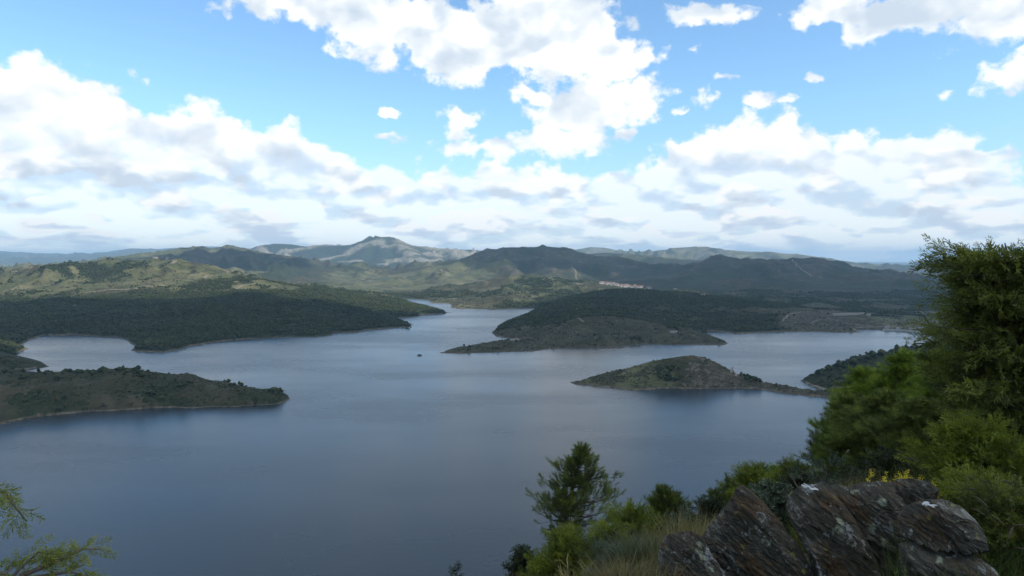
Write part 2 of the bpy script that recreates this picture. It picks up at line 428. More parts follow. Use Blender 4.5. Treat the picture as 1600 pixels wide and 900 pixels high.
# --- big dark mountain on the right
line([(985, 440, 5200), (1010, 434, 5400), (1045, 423, 5600), (1085, 408, 5800), (1105, 400, 5850), (1130, 397, 5900), (1150, 401, 5900), (1180, 404, 5950), (1220, 402, 6000), (1260, 402, 6000), (1295, 404, 6000), (1325, 411, 6000), (1370, 422, 6000), (1420, 432, 6000), (1480, 443, 5900), (1560, 452, 5800), (1800, 462, 5600), (2700, 450, 5600)])
line([(1130, 399, 5800), (1110, 425, 5000), (1085, 443, 4400)])
line([(1240, 404, 5900), (1270, 430, 5000), (1300, 455, 4200)])
line([(Z, 1350, 8500, -20), (Z, 2700, 8500, -20), ], False)
line([(Z, 1080, 3050, 26), (Z, 1130, 2950, 20), (Z, 1200, 2800, 14), (Z, 1260, 2600, 10), (Z, 1330, 2400, 6)], False)
line([(1120, 464, 3250), (1200, 470, 3050), (1260, 477, 2800), (1300, 482, 2650), (1350, 489, 2450), (1400, 495, 2330), (1500, 502, 2250), (1700, 506, 2200), (2700, 506, 2200)], False)
line([(1180, 452, 3900), (1250, 458, 3700), (1330, 464, 3500), (1420, 470, 3300), (1600, 474, 3200), (2700, 474, 3200)], False)
# --- the peninsula: back crest, front rocky crest
line([(772, 518, 1950), (800, 503, 2080), (830, 492, 2200), (850, 484, 2300), (875, 472, 2450), (900, 461, 2650), (930, 454, 2780), (965, 451, 2850), (1000, 452, 2850), (1040, 455, 2800), (1075, 457, 2750), (1110, 461, 2700), (1150, 466, 2650), (1190, 471, 2600), (1230, 477, 2500), (1262, 484, 2400)])
line([(Z, 880, 3150, 15), (Z, 960, 3350, 35), (Z, 1050, 3500, 40)], False)
line([(850, 499, 1980), (900, 490, 2050), (950, 488, 2100), (1000, 489, 2120)], False)
line([(692, 549, 1510), (712, 541, 1545), (727, 536.5, 1580), (760, 534.5, 1620), (785, 531, 1660), (815, 527, 1690), (835, 520, 1720), (855, 512, 1750), (880, 505, 1780), (905, 499, 1800), (935, 494, 1820), (965, 496, 1840), (1000, 503, 1830), (1040, 511, 1810), (1075, 519, 1780), (1100, 526, 1740), (1120, 531, 1700)])
line([(1060, 500, 2050), (1110, 497, 2150), (1160, 493, 2200), (1210, 490, 2200)], False)
# --- bare rocky hill and the works above the dam
line([(1222, 500, 2080), (1240, 493, 2150), (1262, 486, 2200), (1280, 482, 2230), (1300, 484, 2230), (1320, 488, 2220), (1345, 490, 2200), (1362, 494, 2180), (1375, 500, 2150)])
line([(1385, 504, 2180), (1420, 508, 2200), (1460, 512, 2200), (1520, 520, 2150)], False)
# --- island and the causeway that ties it to the wooded shore
line([(900, 595, 1160), (925, 587, 1165), (950, 579, 1165), (975, 576, 1165), (1000, 570, 1165), (1020, 563, 1160), (1035, 559, 1160), (1055, 554, 1155), (1075, 551, 1155), (1090, 552, 1155), (1105, 556, 1155), (1122, 564, 1150), (1138, 574, 1145), (1155, 585, 1135), (1172, 590, 1125), (1190, 597, 1110),
      (1215, 604, 1080), (1250, 611, 1050), (1290, 617, 1030), (1335, 620, 1025)])
line([(1075, 556, 1140), (1070, 580, 1115), (1068, 598, 1098)])
line([(1000, 572, 1155), (990, 592, 1120)])
# --- wooded shore on the right
line([(1255, 591, 1160), (1270, 582, 1170), (1300, 568, 1170), (1330, 556, 1165), (1347, 551, 1160), (1383, 546, 1160), (1420, 541, 1165), (1480, 535, 1170), (1600, 520, 1150), (2000, 500, 1050), (2700, 480, 950)])
line([(1300, 606, 1080), (1400, 607, 1060), (1600, 600, 1000)], False)
# --- islet
val[(np.hypot((GX - ix_) / 3.0, (GY - iy_) / 6.0) < 1.0)] = 2.2; fixed |= (np.hypot((GX - ix_) / 3.0, (GY - iy_) / 6.0) < 1.0)

fixed[-1, :] = True; val[-1, :] = 40.0
fixed &= ~lake
PW = 1.35      # heights are solved as z**PW so that slopes start steep and round off
zc = np.where(fixed, np.sign(val) * np.abs(val) ** PW, 0.0)
fx = fixed | lake
zc[lake] = 0.0
daz = np.gradient(AZ); dlr = np.gradient(LR)
def down(a, b): return a[::2, ::2]
def solve(z, f, daz, dlr, depth):
    if depth > 0 and min(z.shape) > 24:
        # coarse level: fixed if any of the 2x2 is fixed
        h, w = z.shape; H, Wd = (h + 1) // 2, (w + 1) // 2
        zp = np.zeros((H * 2, Wd * 2)); fp = np.zeros((H * 2, Wd * 2)); zp[:h, :w] = z * f; fp[:h, :w] = f
        s_ = zp.reshape(H, 2, Wd, 2).sum((1, 3)); n_ = fp.reshape(H, 2, Wd, 2).sum((1, 3))
        fc = n_ > 0; z2 = np.where(fc, s_ / np.maximum(n_, 1), 0)
        z2 = solve(z2, fc, daz[::2][:Wd] * 2, dlr[::2][:H] * 2, depth - 1)
        up = np.repeat(np.repeat(z2, 2, 0), 2, 1)[:h, :w]
        z = np.where(f, z, up)
    wa = (1 / daz ** 2)[None, :]; wl = (1 / dlr ** 2)[:, None]
    den = 2 * wa + 2 * wl
    for _ in range(70):
        p_ = np.pad(z, 1, mode='edge')
        zn = (wa * (p_[1:-1, 2:] + p_[1:-1, :-2]) + wl * (p_[2:, 1:-1] + p_[:-2, 1:-1])) / den
        z = np.where(f, z, zn)
    return z
zs = solve(zc, fx, daz, dlr, 6)
Hh = np.sign(zs) * np.abs(zs) ** (1 / PW)
# soften the tent-pole crests a little
def blur(a, n):
    for _ in range(n):
        p_ = np.pad(a, 1, mode='edge')
        a = (p_[1:-1, 1:-1] * 4 + (p_[1:-1, 2:] + p_[1:-1, :-2] + p_[2:, 1:-1] + p_[:-2, 1:-1]) * 2 + p_[2:, 2:] + p_[:-2, :-2] + p_[2:, :-2] + p_[:-2, 2:]) / 16
    return a
land = ~lake
def dist_cells(mask, n=60):
    d = np.where(mask, 0.0, 1e3)
    for _ in range(n):
        p_ = np.pad(d, 1, mode='edge')
        d = np.minimum(d, np.minimum.reduce([p_[1:-1, 2:] + 1, p_[1:-1, :-2] + 1, p_[2:, 1:-1] + 1, p_[:-2, 1:-1] + 1, p_[2:, 2:] + 1.41, p_[:-2, :-2] + 1.41, p_[2:, :-2] + 1.41, p_[:-2, 2:] + 1.41]))
    return d
Hb = np.where(GR > 8600, Hh * 0.65 + blur(Hh, 1) * 0.35, blur(Hh, 3))
Hh = np.where(lake, Hh, Hb)
dsh = dist_cells(lake, 40)
dcr = dist_cells(crestm, 26)
crd = np.where(GR > 8600, 0.10, 0.30) + np.where(GR > 8600, 0.90, 0.70) * np.clip(dcr / np.where(GR > 8600, 14.0, 20.0), 0, 1) ** 1.2
shf = np.clip(dsh / 14.0, 0, 1)
Hh = np.where(land, np.maximum(Hh, np.minimum(9.0, dsh * 0.9)), Hh)
rimw = np.clip((dsh * np.gradient(RR)[:, None] < 1e9) * (1.0 - (dsh - 1.0) / np.clip(9000.0 / GR, 1.5, 6.0)), 0, 1)
# relief: gullies and spurs that grow with range and height
far = np.clip((GR - 4200) / 5000.0, 0, 1)
vfar = np.clip((GR - 9500) / 2500.0, 0, 1)
wpx = fbm(GX / 900.0, GY / 900.0, 3, 0.5, 21) * 220; wpy = fbm(GX / 900.0, GY / 900.0, 3, 0.5, 31) * 220
n_near = (ridged(GX / 230.0 + wpx / 500, GY / 230.0, 5, 0.5, 40) - 0.35) * 26.0 + fbm(GX / 26.0, GY / 26.0, 4, 0.55, 50) * 4.0
n_mid = (ridged((GX + wpx) / 520.0, (GY + wpy) / 520.0, 6, 0.52, 60) - 0.62) * 170.0
n_far = (ridged((GX + wpx * 2) / 1150.0, (GY + wpy * 2) / 1150.0, 7, 0.56, 70) - 0.72) * 430.0
n = n_near * (1 - far * 0.6) * np.clip(Hh / 22.0, 0.12, 1) + n_mid * np.clip((GR - 2400) / 2200.0, 0, 1) * np.clip(Hh / 150.0, 0.03, 1) * (1 - vfar) + n_far * vfar * np.clip(Hh / 380.0, 0.03, 1.0)
nm = n * crd * (0.10 + 0.90 * shf)
HT = Hh + nm
HT = np.where(land, np.maximum(HT, 0.25 + 1.3 * np.clip(dsh / 3.0, 0, 1) * (0.6 + 0.8 * np.abs(wr))), -np.minimum(9.0, 3.0 + dist_cells(land, 6) * 1.5))

def height_at(x, y):
    """ground height by bilinear lookup"""
    fi, fj = grid_ij(np.asarray(x, float), np.asarray(y, float))
    i0 = np.clip(np.floor(fi).astype(int), 0, NA - 2); j0 = np.clip(np.floor(fj).astype(int), 0, NR - 2)
    a_ = np.clip(fi - i0, 0, 1); b_ = np.clip(fj - j0, 0, 1)
    return HT[j0, i0] * (1 - a_) * (1 - b_) + HT[j0, i0 + 1] * a_ * (1 - b_) + HT[j0 + 1, i0] * (1 - a_) * b_ + HT[j0 + 1, i0 + 1] * a_ * b_

def hit(px, py, r0=600.0, r1=40000.0):
    """first terrain point on the sight line of a photo pixel"""
    d = ray(px, py); d = d / math.hypot(d[0], d[1])
    rr = np.exp(np.linspace(math.log(r0), math.log(r1), 4000))
    z = height_at(d[0] * rr, d[1] * rr)
    k = np.argmax(z >= EYE + d[2] * rr)
    return np.array([d[0] * rr[k], d[1] * rr[k], z[k]])

# ---- land cover, by place
def sight(x, y, z):
    """photo pixel in which a world point would show (used only to look places up in the survey above)"""
    cp, sp = math.cos(PITCH), math.sin(PITCH)
    f = y * cp - (z - EYE) * sp; u = y * sp + (z - EYE) * cp
    return 800 + FPX * x / f, 450 - FPX * u / f
SPX, SPY = sight(GX, GY, HT)
slope_r = np.gradient(HT, axis=0) / np.gradient(RR)[:, None]
slope_a = np.gradient(HT, axis=1) / (np.gradient(AZ)[None, :] * GR)
steep = np.hypot(slope_r, slope_a)
nz1 = fbm(GX / 420.0, GY / 420.0, 5, 0.55, 80)
nz2 = fbm(GX / 90.0, GY / 90.0, 4, 0.6, 90)
forest = np.clip(0.5 + nz1 * 1.5 + nz2 * 0.5, 0, 1)
rocky = np.clip((steep - 0.45) * 1.3 + nz2 * 0.7, 0, 1) * 0.7
grassy = np.clip(0.35 + fbm(GX / 600.0 + 40, GY / 600.0, 4, 0.55, 99) * 1.4, 0, 1)
rA = np.interp(np.arange(NA), np.arange(NA), AZ)
def zone(px0, px1, r0, r1, soft=0.12):
    a0 = math.atan((px0 - 800) / FPX); a1 = math.atan((px1 - 800) / FPX)
    wob = nz1 * 0.08
    ma = np.clip((GA + wob - a0) / 0.04 + .5, 0, 1) * np.clip((a1 - GA + wob) / 0.04 + .5, 0, 1)
    lr = np.log(GY) + nz1 * 0.05
    mr = np.clip((lr - math.log(r0)) / soft + .5, 0, 1) * np.clip((math.log(r1) - lr) / soft + .5, 0, 1)
    return ma * mr
def put(arr, m, v): return arr * (1 - m) + v * m
# dense pines on the left headland, scrub and grass on the sunny hill
m = zone(-1100, 740, 1560, 2560, 0.16); forest = put(forest, m, np.clip(0.92 + nz2 * 0.5, 0, 1)); grassy = put(grassy, m, 0.15)
m = zone(-1100, 520, 2560, 3700, 0.05); forest = put(forest, m, np.clip(0.32 + nz1 * 1.4 + nz2 * 0.8, 0, 1)); grassy = put(grassy, m, np.clip(0.72 + nz1 * 0.6, 0, 1))
m = zone(450, 720, 2520, 3000, 0.05); forest = put(forest, m, 0.95)
m = zone(-1100, 470, 600, 1250, 0.05); forest = put(forest, m, np.clip(0.50 + nz2 * 1.2, 0, 1)); grassy = put(grassy, m, 0.08); rocky = put(rocky, m, rocky * 0.6)
m = zone(-1100, 120, 1250, 1560, 0.05); forest = put(forest, m, 0.75); grassy = put(grassy, m, 0.2)
m = zone(760, 1230, 1850, 2950, 0.05); forest = put(forest, m, np.clip(0.85 + nz1 * 0.8 + nz2 * .3, 0, 1)); grassy = put(grassy, m, 0.22)
m = zone(670, 1150, 1480, 1850, 0.03); forest = put(forest, m, np.clip(0.25 + nz2 * 0.9, 0, 1)); rocky = put(rocky, m, np.clip(0.34 + nz2, 0, 1)); grassy = put(grassy, m, 0.10)
m = zone(1225, 1400, 1950, 2350, 0.03); forest = put(forest, m, 0.05); rocky = put(rocky, m, np.clip(0.75 + nz2, 0, 1)); grassy = put(grassy, m, 0.1)
m = zone(1370, 2700, 1950, 2350, 0.03); forest = put(forest, m, 0.05); rocky = put(rocky, m, 0.35); grassy = put(grassy, m, 0.65)
m = zone(880, 1345, 1000, 1240, 0.03); forest = put(forest, m, 0.15); rocky = put(rocky, m, np.clip(0.6 + nz2 * 1.2, 0, 1)); grassy = put(grassy, m, 0.2)
m = zone(900, 1050, 1020, 1175, 0.03); rocky = put(rocky, m, 0.15); grassy = put(grassy, m, np.clip(0.50 + nz2, 0, 1))
m = zone(1240, 2700, 1030, 1300, 0.03); forest = put(forest, m, 0.97); rocky = put(rocky, m, 0.1); grassy = put(grassy, m, 0.15)
m = zone(690, 960, 2950, 4400, 0.05); grassy = put(grassy, m, np.clip(0.55 + nz1, 0, 1)); forest = put(forest, m, np.clip(0.45 + nz1 * 1.3 + nz2 * .5, 0, 1))
m = zone(520, 760, 4300, 6100, 0.05); grassy = put(grassy, m, np.clip(0.75 + nz1, 0, 1)); forest = put(forest, m, np.clip(0.25 + nz1, 0, 1))
m = zone(960, 2700, 3000, 7000, 0.05); forest = put(forest, m, np.clip(0.68 + nz1 * 1.6 + nz2 * .5, 0, 1)); grassy = put(grassy, m, 0.2); rocky = put(rocky, m, rocky * 0.5)
m = zone(760, 1010, 5200, 7000, 0.05); forest = put(forest, m, np.clip(0.58 + nz1 * 1.6 + nz2 * .5, 0, 1)); grassy = put(grassy, m, 0.35)
m = zone(-1100, 230, 4300, 16000, 0.05); forest = put(forest, m, 0.2); grassy = put(grassy, m, 0.85); rocky = put(rocky, m, 0)
rvn = np.clip((ridged((GX + wpx * 2) / 1150.0, (GY + wpy * 2) / 1150.0, 7, 0.56, 70) - 0.30) * 2.6 + (HT - 330) / 900.0 + nz1 * 0.8 + 0.20, 0, 1)  # rock on ridges, forest in valleys; the contrast also paints in lit and shaded relief
m = zone(380, 870, 9500, 15500, 0.05); forest = put(forest, m, np.clip(1.0 - rvn * 1.2, 0, 1)); rocky = put(rocky, m, rvn); grassy = put(grassy, m, 0.6)
m = zone(860, 1340, 10500, 16500, 0.05); forest = put(forest, m, np.clip(0.3 + nz1 * 1.6, 0, 1)); rocky = put(rocky, m, np.clip(0.3 + nz1, 0, 1)); grassy = put(grassy, m, 0.8)

m = zone(700, 1700, 4800, 7000, 0.05); rocky = put(rocky, m * 0.8, np.clip((ridged((GX + wpx) / 520.0, (GY + wpy) / 520.0, 5, 0.55, 60) - 0.42) * 3.0 + nz1 * 0.8, 0, 1)); forest = put(forest, m * 0.6, np.clip(forest - rocky * 0.7, 0, 1))
# ---- split the ground into its landforms and build them
comp = np.zeros((NR, NA), np.int8)
a_of = lambda p_: math.atan((p_ - 800) / FPX)
comp[:] = 1                                                                        # hills
comp[(GY < 1235) & (GA < a_of(520))] = 2                                           # spit
comp[(GY < 1300) & (GA > a_of(700)) & (GA < a_of(1330))] = 3                       # island
comp[(GY < 1420) & (GA >= a_of(1240)) & (GY < 1420) & (GY > 1000) & (GA > a_of(1240)) & ((GY > 1070) | (GA >= a_of(1330)))] = 4   # wooded headland
comp[(GY < 1420) & (GA >= a_of(1330))] = 4
comp[(GY > 1420) & (GY < 2000) & (GA > a_of(668)) & (GA < a_of(1480))] = 1
comp[(np.hypot(GX - ix_, GY - iy_) < 60)] = 5                                      # islet
comp[(GY > 8800)] = 6                                                              # mountains
under = HT < -4.0
def terrain_part(name, code, mat):
    # a quad belongs to the landform of its near-left corner
    q = (comp[:-1, :-1] == code)
    q &= ~(under[:-1, :-1] & under[1:, :-1] & under[:-1, 1:] & under[1:, 1:])
    jj, ii = np.nonzero(q)
    if len(jj) == 0: return None
    v = np.stack([jj * NA + ii, jj * NA + ii + 1, (jj + 1) * NA + ii + 1, (jj + 1) * NA + ii], 1)
    used, inv = np.unique(v, return_inverse=True); inv = inv.reshape(v.shape)
    co = np.stack([GX.ravel()[used], GY.ravel()[used], HT.ravel()[used]], 1)
    me = mesh_np(name, co, inv, mat, True)
    for an, arr in (('forest', forest), ('rocky', rocky), ('grassy', grassy), ('shore', rimw)):
        a_ = me.attributes.new(an, 'FLOAT', 'POINT'); a_.data.foreach_set('value', arr.ravel()[used].astype(np.float32))
    o = bpy.data.objects.new(name, me); COL.objects.link(o); o['kind'] = 'structure'
    return o

def mesh_np(name, co, faces, mat=None, smooth=False):
    """mesh from numpy arrays; faces: (n,3) or (n,4) index array"""
    me = bpy.data.meshes.new(name)
    co = np.asarray(co, np.float32); faces = np.asarray(faces, np.int32)
    n, k = faces.shape
    me.vertices.add(len(co)); me.vertices.foreach_set('co', co.ravel())
    me.loops.add(n * k); me.loops.foreach_set('vertex_index', faces.ravel())
    me.polygons.add(n); me.polygons.foreach_set('loop_start', np.arange(0, n * k, k, dtype=np.int32))
    if smooth: me.polygons.foreach_set('use_smooth', np.ones(n, bool))
    me.update(calc_edges=True); me.validate()
    for m_ in (mat if isinstance(mat, (list, tuple)) else [mat]):
        if m_ is not None: me.materials.append(m_)
    return me

def material(name, rough=0.9, spec=0.25):
    m_ = bpy.data.materials.new(name); m_.use_nodes = True
    nt = m_.node_tree; nt.nodes.clear()
    g = G(nt); out = g.node('ShaderNodeOutputMaterial'); b = g.node('ShaderNodeBsdfPrincipled')
    nt.links.new(b.outputs[0], out.inputs['Surface'])
    b.inputs['Roughness'].default_value = rough; b.inputs['Specular IOR Level'].default_value = spec
    return m_, g, b, out

# ground of the hills: forest, scrub, dry grass, bare rock, pale drawdown rim
m_ground, g, b, _ = material('ground_cover', 0.95, 0.1)
def attr(g, n):
    a_ = g.node('ShaderNodeAttribute'); a_.attribute_name = n; return S(g, a_.outputs['Fac'])
geo = g.node('ShaderNodeNewGeometry'); pos = S(g, geo.outputs['Position'])
gx, gy, gz = g.sep(pos)
flat = g.vec(gx, gy, gz * 0.5)
af, ar, ag = attr(g, 'forest'), attr(g, 'rocky'), attr(g, 'grassy')
n1 = g.noise(flat, 1 / 40.0, 6, 0.65); n2 = g.noise(flat, 1 / 9.0, 5, 0.65); n3 = g.noise(flat, 1 / 160.0, 5, 0.6)
treepat = g.voro(flat, 1 / 9.0, 'F1')
fcol = g.ramp(n2, [(0.3, (0.016, 0.022, 0.010)), (0.5, (0.030, 0.039, 0.017)), (0.7, (0.055, 0.062, 0.028))])
scol = g.ramp(n1, [(0.3, (0.032, 0.036, 0.017)), (0.5, (0.056, 0.052, 0.027)), (0.7, (0.095, 0.078, 0.044))])
gcol = g.ramp(n3, [(0.3, (0.062, 0.073, 0.030)), (0.5, (0.096, 0.098, 0.044)), (0.7, (0.185, 0.162, 0.088))])
rcol = g.ramp(n2, [(0.3, (0.036, 0.030, 0.020)), (0.5, (0.070, 0.058, 0.038)), (0.7, (0.15, 0.13, 0.095))])
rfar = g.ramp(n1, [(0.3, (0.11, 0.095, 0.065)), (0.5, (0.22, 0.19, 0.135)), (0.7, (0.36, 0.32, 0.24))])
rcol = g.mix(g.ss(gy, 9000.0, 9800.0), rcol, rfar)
c = g.mix(g.ss(ag + (n1 - 0.5) * 1.6, 0.42, 0.62), scol, gcol)
nf = g.noise(flat, 1 / 420.0, 7, 0.68)
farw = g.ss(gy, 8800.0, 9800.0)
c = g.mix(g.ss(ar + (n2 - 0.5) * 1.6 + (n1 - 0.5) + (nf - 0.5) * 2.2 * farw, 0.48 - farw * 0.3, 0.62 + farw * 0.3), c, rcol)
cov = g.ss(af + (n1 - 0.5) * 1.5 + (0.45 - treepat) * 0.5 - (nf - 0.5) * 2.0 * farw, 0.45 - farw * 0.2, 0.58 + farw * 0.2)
c = g.mix(cov, c, fcol)
rim = g.ss(gz + (n2 - 0.5) * 3.0 + (n3 - 0.5) * 9.0, 2.4, 1.0) * g.ss(attr(g, 'shore') + (n2 - 0.5) * 1.4 + (n3 - 0.5) * 3.0, 0.35, 0.6)
c = g.mix(rim, c, g.ramp(n2, [(0.3, (0.055, 0.045, 0.030)), (0.5, (0.11, 0.090, 0.062)), (0.74, (0.26, 0.215, 0.15))]))
g.set(b.inputs['Base Color'], c)
hh = n2 * 2.5 + n1 * 6.0 - treepat * 2.0 * cov
g.set(b.inputs['Normal'], g.bump(hh, 0.8, 1.0))

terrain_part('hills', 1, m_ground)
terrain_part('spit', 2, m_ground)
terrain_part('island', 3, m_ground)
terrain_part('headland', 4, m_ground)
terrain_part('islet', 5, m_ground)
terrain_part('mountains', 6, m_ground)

# ---- lake
m_water, g, b, _ = material('lake_water', 0.16, 0.5)
b.inputs['IOR'].default_value = 1.333
geo = g.node('ShaderNodeNewGeometry'); pos = S(g, geo.outputs['Position'])
gx, gy, gz = g.sep(pos)
wind = g.vec(gx * 0.80 + gy * 0.35, gy * 0.80 - gx * 0.35)
w1 = g.noise(wind, 1 / 1.7, 4, 0.6, 0.4); w2 = g.noise(g.vec(gx * 0.5 + gy * 0.7, gy * 0.9 - gx * 0.3), 1 / 7.0, 3, 0.55)
gust = g.noise(g.vec(gx * 0.4, gy * 1.0), 1 / 260.0, 5, 0.6)
b.inputs['Base Color'].default_value = (0.020, 0.030, 0.036, 1)
g.set(b.inputs['Roughness'], g.ss(gust, 0.35, 0.65, 0.21, 0.30))
g.set(b.inputs['Normal'], g.bump(w1 * 0.11 + w2 * 0.10, 0.7, 1.0))
Rw = 46000.0
ang = np.linspace(0, 2 * math.pi, 97)[:-1]
rad = [0.0, 300, 700, 1500, 3500, 9000, 20000, Rw]
co = [(0, 0, 0)]; fa = []
for k, r_ in enumerate(rad[1:]):
    for a_ in ang: co.append((r_ * math.sin(a_), r_ * math.cos(a_), 0))
bmw = bpy.data.meshes.new('water')
fl = [(0, 1 + (k + 1) % 96, 1 + k) for k in range(96)]
for q in range(len(rad) - 2):
    s0 = 1 + q * 96; s1 = s0 + 96
    fl += [(s0 + k, s0 + (k + 1) % 96, s1 + (k + 1) % 96, s1 + k) for k in range(96)]
bmw.from_pydata(co, [], fl); bmw.materials.append(m_water)
ow = bpy.data.objects.new('water', bmw); COL.objects.link(ow); ow['kind'] = 'structure'

# ---------------------------------------------------------------- clouds overhead (above the frame), which shade the lake and the near hills
m_cloud = bpy.data.materials.new('cloud_vapour'); m_cloud.use_nodes = True
nt = m_cloud.node_tree; nt.nodes.clear(); g = G(nt)
out = g.node('ShaderNodeOutputMaterial'); d_ = g.node('ShaderNodeBsdfDiffuse'); t_ = g.node('ShaderNodeBsdfTranslucent'); mx = g.node('ShaderNodeMixShader')
d_.inputs[0].default_value = (0.9, 0.9, 0.9, 1); t_.inputs[0].default_value = (0.95, 0.96, 0.98, 1); mx.inputs[0].default_value = 0.86
nt.links.new(d_.outputs[0], mx.inputs[1]); nt.links.new(t_.outputs[0], mx.inputs[2]); tr_ = g.node('ShaderNodeBsdfTransparent'); m2_ = g.node('ShaderNodeMixShader'); m2_.inputs[0].default_value = 0.26
nt.links.new(mx.outputs[0], m2_.inputs[1]); nt.links.new(tr_.outputs[0], m2_.inputs[2]); nt.links.new(m2_.outputs[0], out.inputs[0])
CLOUD_H = 3000.0
def cloud(tx, ty, rx, ry, seed, tz=60.0):
    """a cumulus with a flat base whose shadow is centred on the ground at (tx, ty)"""
    k = (CLOUD_H - tz) / sdir.z
    cx, cy_ = tx + sdir.x * k, ty + sdir.y * k
    nu, nv = 72, 20
    co = []; fa = []
    for j in range(nv + 1):
        ph = math.pi * j / nv
        for i in range(nu):
            th = 2 * math.pi * i / nu
            co.append((math.sin(ph) * math.cos(th), math.sin(ph) * math.sin(th), math.cos(ph)))
    co = np.array(co)
    w = 1.0 + fbm(co[:, 0] * 1.4 + seed * 7.1, co[:, 1] * 1.4 + seed * 3.3, 5, 0.62, 200 + seed) * 0.55
    top = np.where(co[:, 2] > 0, 1.0 + 0.5 * fbm(co[:, 0] * 4 + seed, co[:, 1] * 4, 4, 0.6, 300 + seed), 0.22)
    hgt = min(rx, ry) * 0.45
    v = np.stack([cx + co[:, 0] * rx * w, cy_ + co[:, 1] * ry * w, CLOUD_H + co[:, 2] * hgt * top], 1)
    q = [(j * nu + i, (j + 1) * nu + i, (j + 1) * nu + (i + 1) % nu, j * nu + (i + 1) % nu) for j in range(nv) for i in range(nu)]
    me = mesh_np('cloud', v, np.array(q), m_cloud, True)
    o = bpy.data.objects.new('cloud', me); COL.objects.link(o); o['kind'] = 'structure'
    return o
for k_, a_ in enumerate([(250, 450, 1750, 1350), (-1150, 2000, 1100, 420), (520, 2150, 950, 760), (1750, 2500, 1000, 900), (2500, 5000, 1900, 1500), (1000, 6200, 1150, 700), (-250, 6250, 420, 330), (250, 5750, 330, 200), (-2900, 6500, 900, 500), (-2600, 1500, 900, 900)]):
    cloud(*a_, seed=k_ + 1)

# ================================================================ things in the distance
def thing(name, label, cat, loc=(0, 0, 0), rz=0.0, group=None, mesh=None):
    o = bpy.data.objects.new(name, mesh); COL.objects.link(o)
    o.location = tuple(float(v) for v in loc); o.rotation_euler = (0, 0, rz)
    o['label'] = label; o['category'] = cat
    if group: o['group'] = group
    return o
def part(name, me, parent, loc=(0, 0, 0), rot=(0, 0, 0), label=None):
    o = bpy.data.objects.new(name, me); COL.objects.link(o); o.parent = parent
    o.location = tuple(float(v) for v in loc); o.rotation_euler = rot
    if label: o['label'] = label
    return o
class MB:
    def __init__(s): s.v = []; s.f = []; s.mi = []
    def add(s, v, f, mi=0):
        n = len(s.v); s.v += [tuple(p_) for p_ in v]; s.f += [tuple(n + i for i in q) for q in f]; s.mi += [mi] * len(f); return s
    def box(s, c, d, rz=0.0, mi=0, taper=1.0):
        x, y, z = d[0] / 2, d[1] / 2, d[2] / 2; v = []
        for sz in (-1, 1):
            t = taper if sz > 0 else 1.0
            for sx, sy in ((-1, -1), (1, -1), (1, 1), (-1, 1)):
                a, b_ = sx * x * t, sy * y * t
                v.append((c[0] + a * math.cos(rz) - b_ * math.sin(rz), c[1] + a * math.sin(rz) + b_ * math.cos(rz), c[2] + sz * z))
        return s.add(v, [(0, 3, 2, 1), (4, 5, 6, 7), (0, 1, 5, 4), (1, 2, 6, 5), (2, 3, 7, 6), (3, 0, 4, 7)], mi)
    def tube(s, pts, rad, n=6, mi=0):
        pts = [Vector(p_) for p_ in pts]
        if not hasattr(rad, '__len__'): rad = [rad] * len(pts)
        v = []; f = []
        for k, p_ in enumerate(pts):
            t = (pts[min(k + 1, len(pts) - 1)] - pts[max(k - 1, 0)]).normalized()
            a = t.cross(Vector((0.31, 0.87, 0.38))).normalized(); b_ = t.cross(a)
            for i in range(n):
                an = 2 * math.pi * i / n
                v.append(p_ + (a * math.cos(an) + b_ * math.sin(an)) * rad[k])
        for k in range(len(pts) - 1):
            for i in range(n):
                f.append((k * n + i, k * n + (i + 1) % n, (k + 1) * n + (i + 1) % n, (k + 1) * n + i))
        f.append(tuple(range(n))[::-1]); f.append(tuple((len(pts) - 1) * n + i for i in range(n)))
        return s.add(v, f, mi)
    def mesh(s, name, mats, smooth=False):
        me = bpy.data.meshes.new(name); me.from_pydata([tuple(p_) for p_ in s.v], [], s.f)
        for m_ in (mats if isinstance(mats, (list, tuple)) else [mats]): me.materials.append(m_)
        me.polygons.foreach_set('material_index', s.mi)
        if smooth: me.polygons.foreach_set('use_smooth', [True] * len(me.polygons))
        me.update(); return me

def plain(name, col, rough=0.8, var=0.25, scale=2.0, bump=0.0):
    m_, g, b, _ = material(name, rough, 0.25)
    tc_ = g.node('ShaderNodeTexCoord'); p_ = S(g, tc_.outputs['Object'])
    n_ = g.noise(p_, scale, 5, 0.6)
    lo = tuple(c * (1 - var) for c in col); hi = tuple(min(1, c * (1 + var)) for c in col)
    g.set(b.inputs['Base Color'], g.ramp(n_, [(0.3, lo), (0.7, hi)]))
    if bump: g.set(b.inputs['Normal'], g.bump(n_, bump, 0.05))
    return m_
m_white = plain('white_render', (0.38, 0.365, 0.33)); m_roof = plain('clay_roof', (0.20, 0.115, 0.085)); m_stone = plain('pale_stone', (0.34, 0.30, 0.23), 0.9, 0.3, 0.6)
m_conc = plain('concrete', (0.40, 0.38, 0.34), 0.9, 0.15, 0.3); m_dark = plain('window_opening', (0.03, 0.03, 0.035)); m_steel = plain('painted_steel', (0.45, 0.20, 0.17), 0.5)
m_track = plain('dirt', (0.20, 0.17, 0.115), 0.95, 0.2, 0.2)

